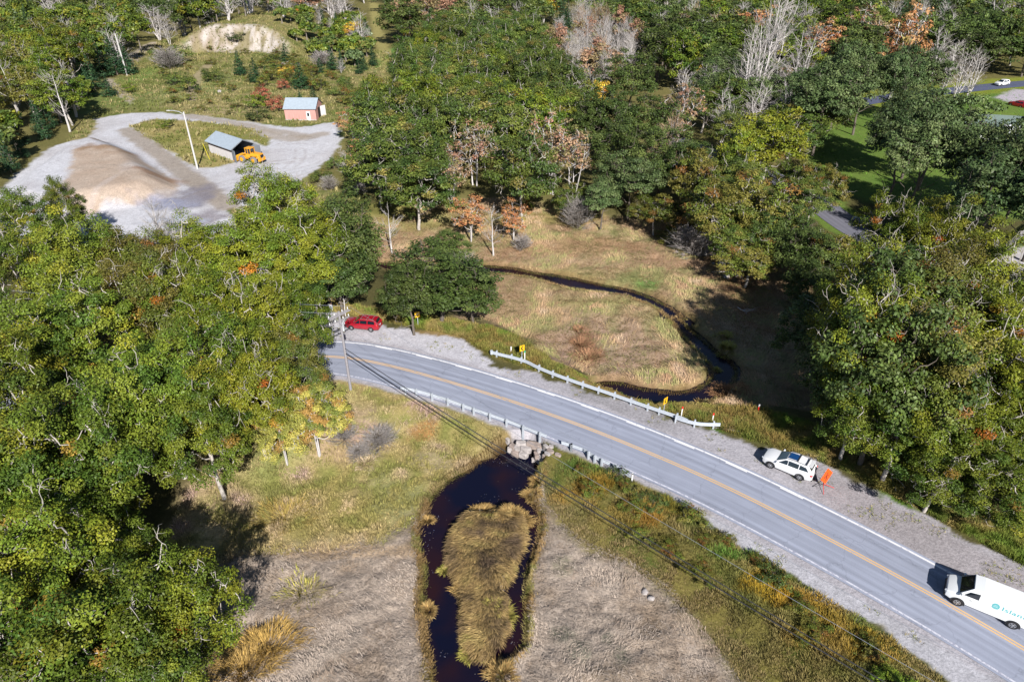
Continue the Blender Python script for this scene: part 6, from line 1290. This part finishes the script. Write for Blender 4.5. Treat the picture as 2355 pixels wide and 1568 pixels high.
# ================================================================== grass and weeds (uncountable cover)
def blades(name, P, D, L, lean, w, cols, r, bend=.5, label=None, mt=None, gain=1.25):
    """P (n,3) roots, D (n,2) lie direction, L length, lean 0 upright..1 flat"""
    n = len(P); D3 = np.c_[D, np.zeros(n)]; up = np.array([0, 0, 1.]); L = L[:, None]; le = lean[:, None]
    m = P + L * .55 * (D3 * le * (1 - bend * .3) + up * np.sqrt(np.maximum(1 - (le * (1 - bend * .3)) ** 2, .01)))
    l2 = np.clip(le * (1 + bend * .25), 0, 1); t = m + L * .45 * (D3 * l2 + up * (np.sqrt(np.maximum(1 - l2 ** 2, 0)) - bend * .35))
    S = np.c_[-D[:, 1], D[:, 0], np.zeros(n)] * np.cos(r.uniform(-.9, .9, n))[:, None] + up * .3 * r.uniform(-1, 1, n)[:, None]; S = S * w[:, None]
    V = np.stack([P - S, P + S, m + S * .7, m - S * .7, t], 1).reshape(-1, 3)
    b_ = np.arange(n)[:, None] * 5; F = np.concatenate([b_ + [0, 1, 2], b_ + [0, 2, 3], b_ + [3, 2, 4]], 0)
    C_ = np.repeat(np.clip(cols * gain, .003, .95), 5, 0); me = npmesh(name, V, F, C_)
    o = link(name, me, mt or M_bl); tag(o, label, 'grass', kind='stuff'); return o
M_bl = mat('grass_blades', attr='Col', rough=.8, spec=.15)
gr = np.random.default_rng(5)
HWP = atl([(1172, 1008), (1300, 1012), (1322, 1070), (1290, 1075), (1165, 1045)], -.7)
def scatter(n, polys, z, power=1.2, edge=0.0):
    """points inside the traced areas, thinner with distance"""
    P = [np.array(p) for p in polys]; x0 = min(p[:, 0].min() for p in P); x1 = max(p[:, 0].max() for p in P); y0 = max(min(p[:, 1].min() for p in P), 18); y1 = max(p[:, 1].max() for p in P)
    out = []; tot = 0
    while tot < n:
        k = n; x = gr.uniform(x0, x1, k); y = gr.uniform(y0, y1, k); keep_ = gr.uniform(0, 1, k) < (y0 / y) ** power; x = x[keep_]; y = y[keep_]
        ins = np.zeros(len(x), bool)
        for p in P: ins |= sdp(x, y, [tuple(q) for q in p], 3) < edge
        dep = y * .848 + 23; ins &= (np.abs(x) < .80 * dep + 2)
        x = x[ins]; y = y[ins]; out.append(np.c_[x, y]); tot += len(x)
        if len(out) > 60: break
    q = np.concatenate(out)[:n]; return q[:, 0], q[:, 1]
def pick(cols, v):
    cols = np.array(cols); t = np.clip(v, 0, .9999) * (len(cols) - 1); i = t.astype(int); f = (t - i)[:, None]; return cols[i] * (1 - f) + cols[np.minimum(i + 1, len(cols) - 1)] * f
def flow(x, y, s=0, sc=3.2): return (noise(x / sc, y / sc, 200 + s) * 2 + noise(x / sc / 2.7, y / sc / 2.7, 210 + s) * .7) * 3.4
def clean(x, y, wmin=.15, road=True):
    k = water_d(x, y) > wmin
    if road: k &= (pld(x, y, road_c, 12) > 4.6)
    k &= sdp(x, y, HWP, 5) > 0
    for p in (sh_lo, sh_up, pull): k &= sdp(x, y, p, 5) > .1
    return k
# 1 matted marsh grass, lying in swirls
x, y = scatter(130000, [lowm], MZ, 1.0); k = clean(x, y); x = x[k]; y = y[k]; n = len(x)
a = flow(x, y, 0, 4.5) + gr.normal(0, .75, n); v = fbm(x / 1.6, y / 1.6, 300); z = height(x, y)
cols = pick([C(204, 186, 170), C(190, 174, 160), C(180, 166, 154), C(164, 146, 130), C(184, 166, 148)], v * 1.6 - .3) * (1 + gr.normal(0, .09, (n, 1)))
blades('matted_marsh_grass', np.c_[x, y, z - .03], np.c_[np.cos(a), np.sin(a)], gr.uniform(.2, .55, n), gr.uniform(.80, .97, n), gr.uniform(.010, .022, n) * 1.3, cols, gr, .6, 'pale brown marsh grass matted flat in swirls around the pond', gain=1.45)
# ridges of the mat
# 2 upper marsh
x, y = scatter(110000, [um], MZ, 1.0); k = clean(x, y); x = x[k]; y = y[k]; n = len(x)
a = flow(x, y, 7, 4) + gr.normal(0, .6, n); v = fbm(x / 2.2, y / 2.2, 310); z = height(x, y)
cols = pick([C(206, 180, 150), C(196, 162, 128), C(180, 162, 116), C(158, 158, 102), C(190, 154, 122)], v * 1.6 - .3) * (1 + gr.normal(0, .15, (n, 1)))
blades('upper_marsh_grass', np.c_[x, y, z - .03], np.c_[np.cos(a), np.sin(a)], gr.uniform(.3, .75, n), gr.uniform(.55, .95, n), gr.uniform(.018, .034, n), cols, gr, .6, 'tan and green marsh grass around the curving stream', gain=1.5)
# 3 island: long combed grass falling outward from its crest
x, y = scatter(34000, [isl], -1.7, .6, -.45); n = len(x); ic = np.array(isl); cx_i, cy_i = ic.mean(0)
h0 = height(x, y); gx_, gy_ = (height(x + .5, y) - height(x - .5, y)), (height(x, y + .5) - height(x, y - .5))
cr = np.interp(y, [ic[:, 1].min(), ic[:, 1].max()], [ic[:, 0][ic[:, 1].argmin()] + .3, cx_i + .8])
cr = cr + .7 * np.sin(y * 1.1) + .5 * np.sin(y * 2.3 + 1); sd2 = np.tanh((x - cr) / 1.1); a = np.arctan2(-.75 + .0 * sd2, sd2 * 1.1) + 2.2 * (fbm(x / 2, y / 2, 320) - .5) + gr.normal(0, .3, n)
v = fbm(x / 1.1, y / 1.1, 330); rimd = -sdp(x, y, isl, 3); cols = pick([C(128, 108, 88), C(158, 134, 98), C(196, 166, 112), C(204, 178, 118), C(176, 166, 92)], v * 1.4 - .3 + .35 * (x > cr) * sm(1 - rimd / 1.5)) * (1.15 + gr.normal(0, .32, (n, 1)))
blades('island_grass', np.c_[x, y, h0 - .05], np.c_[np.cos(a), np.sin(a)], gr.uniform(.55, 1.05, n), gr.uniform(.70, .93, n), gr.uniform(.02, .045, n), cols, gr, .7, 'long golden brown grass combed over the island in the pond')
# tufts: (photo position, spread m, height m, colours, name label)
def tuft(px, py, z, rad, h, n, cs, out=.75):
    x0, y0 = at(px, py, z); a_ = gr.uniform(0, 6.283, n); r_ = np.sqrt(gr.uniform(0, 1, n)) * rad * (1 + .35 * np.sin(2 * a_ + px) + .2 * np.sin(5 * a_ + py)) * gr.uniform(.7, 1.2, n); x = x0 + r_ * np.cos(a_); y = y0 + r_ * np.sin(a_)
    return x, y, a_ + gr.normal(0, .4, n), gr.uniform(.6, 1, n) * h, np.clip(out * (.35 + r_ / rad) + gr.normal(0, .1, n), .1, .98), pick(cs, gr.uniform(0, 1, n))
YG = [C(196, 186, 96), C(170, 168, 80), C(206, 184, 110)]; TN = [C(206, 180, 120), C(190, 154, 96), C(160, 130, 84)]; OG = [C(210, 150, 60), C(190, 166, 60), C(150, 150, 60)]
tl = []
for p in [(c8([(1060, 1100)])[0], .6, .8, 500, YG), (c8([(1130, 1130)])[0], .6, .9, 700, YG), (c8([(1100, 1200)])[0], .5, .8, 500, YG), (c8([(930, 1380)])[0], .6, .7, 800, YG), (c8([(1300, 370)])[0], .5, .9, 700, TN), (c8([(1345, 270)])[0], .5, .9, 500, TN), (c8([(755, 840)])[0], .35, .6, 400, YG), (c8([(640, 1090)])[0], .45, .6, 600, TN), (c8([(860, 960)])[0], .6, .7, 500, TN),
          (c8([(1110, 1520)])[0], .8, .9, 900, TN), (c8([(635, 520)])[0], .4, .6, 400, TN), (c8([(1170, 520)])[0], .7, 1.1, 2000, TN), (c8([(1000, 480)])[0], .8, .9, 1600, TN), (c8([(1230, 520)])[0], .7, .9, 1500, TN), (c8([(240, 180)])[0], .9, .9, 350, [C(216, 190, 150), C(226, 206, 176)]), (c6([(455, 930)])[0], 1.0, .9, 700, YG), (c6([(440, 850)])[0], .9, .7, 500, YG), (c6([(300, 1290)])[0], 1.2, .8, 900, TN), (c6([(395, 1040)])[0], .3, .6, 200, YG), (c6([(480, 1180)])[0], 1.6, .8, 1500, [C(196, 150, 110), C(180, 136, 96)]),
          ((1352, 822), 1.3, 1.2, 420, [C(172, 128, 98), C(190, 146, 112)]), ((1335, 795), .9, 1.2, 350, [C(172, 128, 98), C(190, 146, 112)]), ((1330, 765), .7, 1.0, 200, [C(172, 128, 98), C(190, 146, 112)]), ((610, 1490), 1.9, 1.2, 1100, [C(206, 170, 96), C(190, 156, 90)]), ((560, 1540), 1.9, 1.2, 1100, [C(206, 170, 96), C(180, 150, 96)]), ((700, 1360), 1.6, .9, 260, YG), ((655, 1190), 2.2, .9, 900, [C(190, 160, 96), C(170, 156, 80)])]:
    (px, py), rad, h, n, cs = p; tl.append(tuft(px, py, -1.7, rad, h, n, cs))
x, y, a, L, le, cols = [np.concatenate(q) for q in zip(*tl)]; n = len(x); z = np.maximum(height(x, y), WZ)
blades('grass_tufts', np.c_[x, y, z - .03], np.c_[np.cos(a), np.sin(a)], L, le, gr.uniform(.018, .036, n), cols * (1 + gr.normal(0, .3, (n, 1))), gr, .6, 'separate golden and olive tufts of long grass on the banks')
# 4 fringes of the water
for nm, poly, n0, lab in (('pond_bank_grass', pond, 26000, 'tan grass fringe hanging over the pond banks'), ('stream_bank_grass', stream, 26000, 'tan and green grass fringe along the stream banks')):
    Pp = np.array(poly); Pp = Pp[Pp[:, 1] > 15]; Lb = smooth_line(np.r_[Pp, Pp[:1]], .25, 2); i = gr.integers(0, len(Lb), n0); Nb = normals(Lb)
    off = gr.normal(.42, .2, n0); sgn = np.where(sdp(Lb[i, 0] + Nb[i, 0] * .5, Lb[i, 1] + Nb[i, 1] * .5, poly, 3) > 0, 1, -1); x = Lb[i, 0] + Nb[i, 0] * off * sgn; y = Lb[i, 1] + Nb[i, 1] * off * sgn
    k = (pld(x, y, road_c, 12) > 5.2) & (sdp(x, y, HWP, 5) > 0) & (sdp(x, y, sh_lo, 5) > 0) & (y > 18); x, y, i, sgn = x[k], y[k], i[k], sgn[k]; n = len(x); a = np.arctan2(-Nb[i, 1] * sgn, -Nb[i, 0] * sgn) + gr.normal(0, .7, n)
    z = np.maximum(height(x, y), WZ - .05); v = fbm(x / 2, y / 2, 350)
    cols = pick([C(190, 158, 112), C(168, 140, 92), C(146, 146, 80), C(196, 172, 120)], v * 1.5 - .25) * (1 + gr.normal(0, .16, (n, 1)))
    blades(nm, np.c_[x, y, z - .02], np.c_[np.cos(a), np.sin(a)], gr.uniform(.2, .48, n), gr.uniform(.35, .85, n), gr.uniform(.014, .026, n), cols, gr, .5, lab)
# 5 roadside weeds, field grass: upright clumps made of many small leaves and stems
def weeds_f(name, polys, n0, hmin, hmax, palette, label, z=-.8, power=1.1, patch_s=2.5, seed=0, wmul=1.0, lean=(.15, .75), extra=None, per=7, ws=None, nogravel=False, gain=1.25):
    nc_ = n0 // per; x, y = scatter(nc_, polys, z, power); k = clean(x, y, .3); x = x[k]; y = y[k]
    if nogravel: k = (sdp(x, y, pit, 8) > .5) | (sdp(x, y, pit_isle, 8) < 0); k &= (pld(x, y, track, 9) > 1.5); x = x[k]; y = y[k]
    v = fbm(x / patch_s, y / patch_s, 400 + seed); hh = (hmin + (hmax - hmin) * sm(fbm(x / 1.3, y / 1.3, 420 + seed) * 2 - .5)) * gr.uniform(.7, 1.2, len(x))
    cc = pick(palette, v * 1.7 - .35) * (1 + gr.normal(0, .15, (len(x), 1)))
    if extra is not None: cc, hh = extra(x, y, cc, hh)
    i = np.repeat(np.arange(len(x)), per); n = len(i); a = gr.uniform(0, 6.283, n); rr_ = gr.uniform(0, .16, n) * (1 + hh[i])
    X = x[i] + rr_ * np.cos(a); Y = y[i] + rr_ * np.sin(a); Z = np.repeat(height(x, y), per)
    sc = 1 + .6 * sm((Y - 60) / 60)
    blades(name, np.c_[X, Y, Z - .04], np.c_[np.cos(a), np.sin(a)], hh[i] * gr.uniform(.55, 1, n), gr.uniform(*lean, n), gr.uniform(.014, .03, n) * wmul * sc, cc[i] * (1 + gr.normal(0, .16, (n, 1))), gr, .4, label, gain=gain)
PW = [C(108, 116, 62), C(130, 130, 72), C(152, 142, 84), C(170, 152, 100), C(122, 126, 66), C(98, 110, 56)]
def orange_patches(x, y, cc, hh):
    dm_ = sdp(x, y, lowm, 9); k = (sm(1 - (dm_ - .3) / 3.2) * .75)[:, None]; cc = cc * (1 - k) + pick([C(186, 162, 120), C(166, 144, 104), C(150, 140, 86)], gr.uniform(0, 1, len(x))) * k; hh = hh * (1 - .55 * k[:, 0])
    for px, py, rx, ry, c_, am in [(1350, 1130, 60, 28, C(190, 146, 52), .75), (1470, 1185, 90, 34, C(168, 140, 46), .55), (1490, 1200, 26, 20, C(204, 144, 56), .6), (1760, 1350, 50, 46, C(206, 166, 40), .85), (1850, 1400, 60, 30, C(204, 160, 56), .8), (1900, 1460, 80, 50, C(192, 154, 58), .7), (2000, 1500, 60, 40, C(186, 150, 50), .7), (1640, 1290, 40, 40, C(124, 130, 60), .6), (1720, 1290, 90, 14, C(96, 150, 56), .85), (1320, 1090, 80, 20, C(100, 140, 56), .7), (2000, 1440, 60, 20, C(96, 140, 56), .7), (1500, 1120, 60, 14, C(92, 130, 54), .7)]:
        x0, y0 = at(px, py, -.6); x1, _ = at(px + rx, py, -.6); _, y1 = at(px, py - ry, -.6); d = np.sqrt(((x - x0) / (x1 - x0)) ** 2 + ((y - y0) / (y1 - y0)) ** 2) - 1 + (fbm(x / 1.5, y / 1.5, 440) - .5) * 1.2
        k = (sm(.5 - d / .7) * am * .85)[:, None] * (gr.uniform(0, 1, (len(x), 1)) < .8); cc = cc * (1 - k) + np.asarray(c_) * k; hh = hh * (1 + .5 * k[:, 0])
    return cc, hh
weeds_f('roadside_weeds', [weeds], 230000, .2, .65, PW, 'dense green, olive and orange weeds between the lower road edge and the marsh', seed=1, extra=orange_patches)
weeds_f('field_grass', [field], 120000, .15, .6, [C(214, 188, 152), C(200, 178, 130), C(172, 160, 98), C(144, 146, 80), C(200, 182, 132), C(210, 180, 166)], 'mixed tan and green grass between the left oaks and the pond', seed=2, patch_s=4)
weeds_f('verge_grass', [verge], 150000, .15, .7, [C(110, 142, 54), C(134, 146, 64), C(160, 150, 80), C(170, 150, 96), C(124, 144, 62), C(176, 150, 96)], 'green and tan grass verge along the upper side of the road', z=-.4, seed=3, patch_s=3, extra=lambda x, y, cc, hh: (cc, hh * (.3 + .7 * sm((sdp(x, y, stream, 9) - 1) / 3))))
weeds_f('pit_field_grass', [pitfield, pit_isle], 90000, .4, 1.1, [C(130, 134, 76), C(154, 148, 90), C(176, 162, 116), C(118, 128, 66), C(144, 146, 84)], 'rough green and straw coloured grass around the gravel yard', z=0, power=.3, seed=4, patch_s=7, wmul=2.6, per=5, nogravel=True, gain=1.1)
weeds_f('lawn_grass', [lawn], 20000, .1, .2, [C(96, 156, 44), C(120, 166, 56)], 'mown bright green lawn between the houses', z=0, power=.3, seed=5, wmul=3)
fl = atl([(1250, 840), (1330, 880), (1500, 930), (1640, 965), (1700, 985), (1600, 985), (1400, 915), (1250, 862)], -.3)
weeds_f('guardrail_weeds', [verge], 60000, .35, 1.0, [C(146, 134, 68), C(130, 134, 66), C(162, 136, 78), C(112, 126, 58)], 'taller weeds behind the upper guardrail', z=-.4, seed=6, extra=lambda x, y, cc, hh: (cc, hh * sm((8.5 - pld(x, y, [tuple(p) for p in up], 30)) / 3) * (.12 + .88 * sm((sdp(x, y, stream, 9) - 1.5) / 3))), per=6)
# floating specks on the water
n = 420; x, y = scatter(n * 3, [pond], WZ, .4, -.3); k = (water_d(x, y) < -.25) & (noise(x / 1.2, y / 1.2, 500) > .7); x = x[k][:n]; y = y[k][:n]; n = len(x); a = gr.uniform(0, 6.28, n); s_ = gr.uniform(.012, .034, n)
V = np.stack([np.c_[x + s_ * np.cos(a + q), y + s_ * np.sin(a + q), np.full(n, WZ + .006)] for q in (0, 1.6, 3.1, 4.7)], 1).reshape(-1, 3)
tag(link('floating_leaves', npmesh('floating_leaves', V, np.arange(4 * n).reshape(-1, 4), np.repeat(pick([C(226, 228, 236), C(180, 150, 120), C(150, 170, 220)], gr.uniform(0, 1, n)), 4, 0)), M_bl), 'pale foam flecks and leaves drifting on the pond', 'leaves', kind='stuff')

# sparse weeds taking root in the gravel shoulders
x, y = scatter(2600, [sh_lo, pull, sh_up], 0, .8, -.3); k = (noise(x / 2.2, y / 2.2, 610) > .60) & (pld(x, y, road_c, 12) > 4.2); x = x[k]; y = y[k]; i = np.repeat(np.arange(len(x)), 9); n = len(i); a = gr.uniform(0, 6.283, n)
cc = pick([C(150, 146, 84), C(128, 140, 70), C(182, 160, 118)], gr.uniform(0, 1, len(x)))
blades('shoulder_weeds', np.c_[x[i] + .10 * np.cos(a), y[i] + .10 * np.sin(a), np.full(n, -.06)], np.c_[np.cos(a), np.sin(a)], gr.uniform(.1, .26, n), gr.uniform(.4, .9, n), gr.uniform(.012, .024, n), cc[i] * (1 + gr.normal(0, .2, (n, 1))), gr, .4, 'sparse small weeds rooted in the gravel road shoulders')
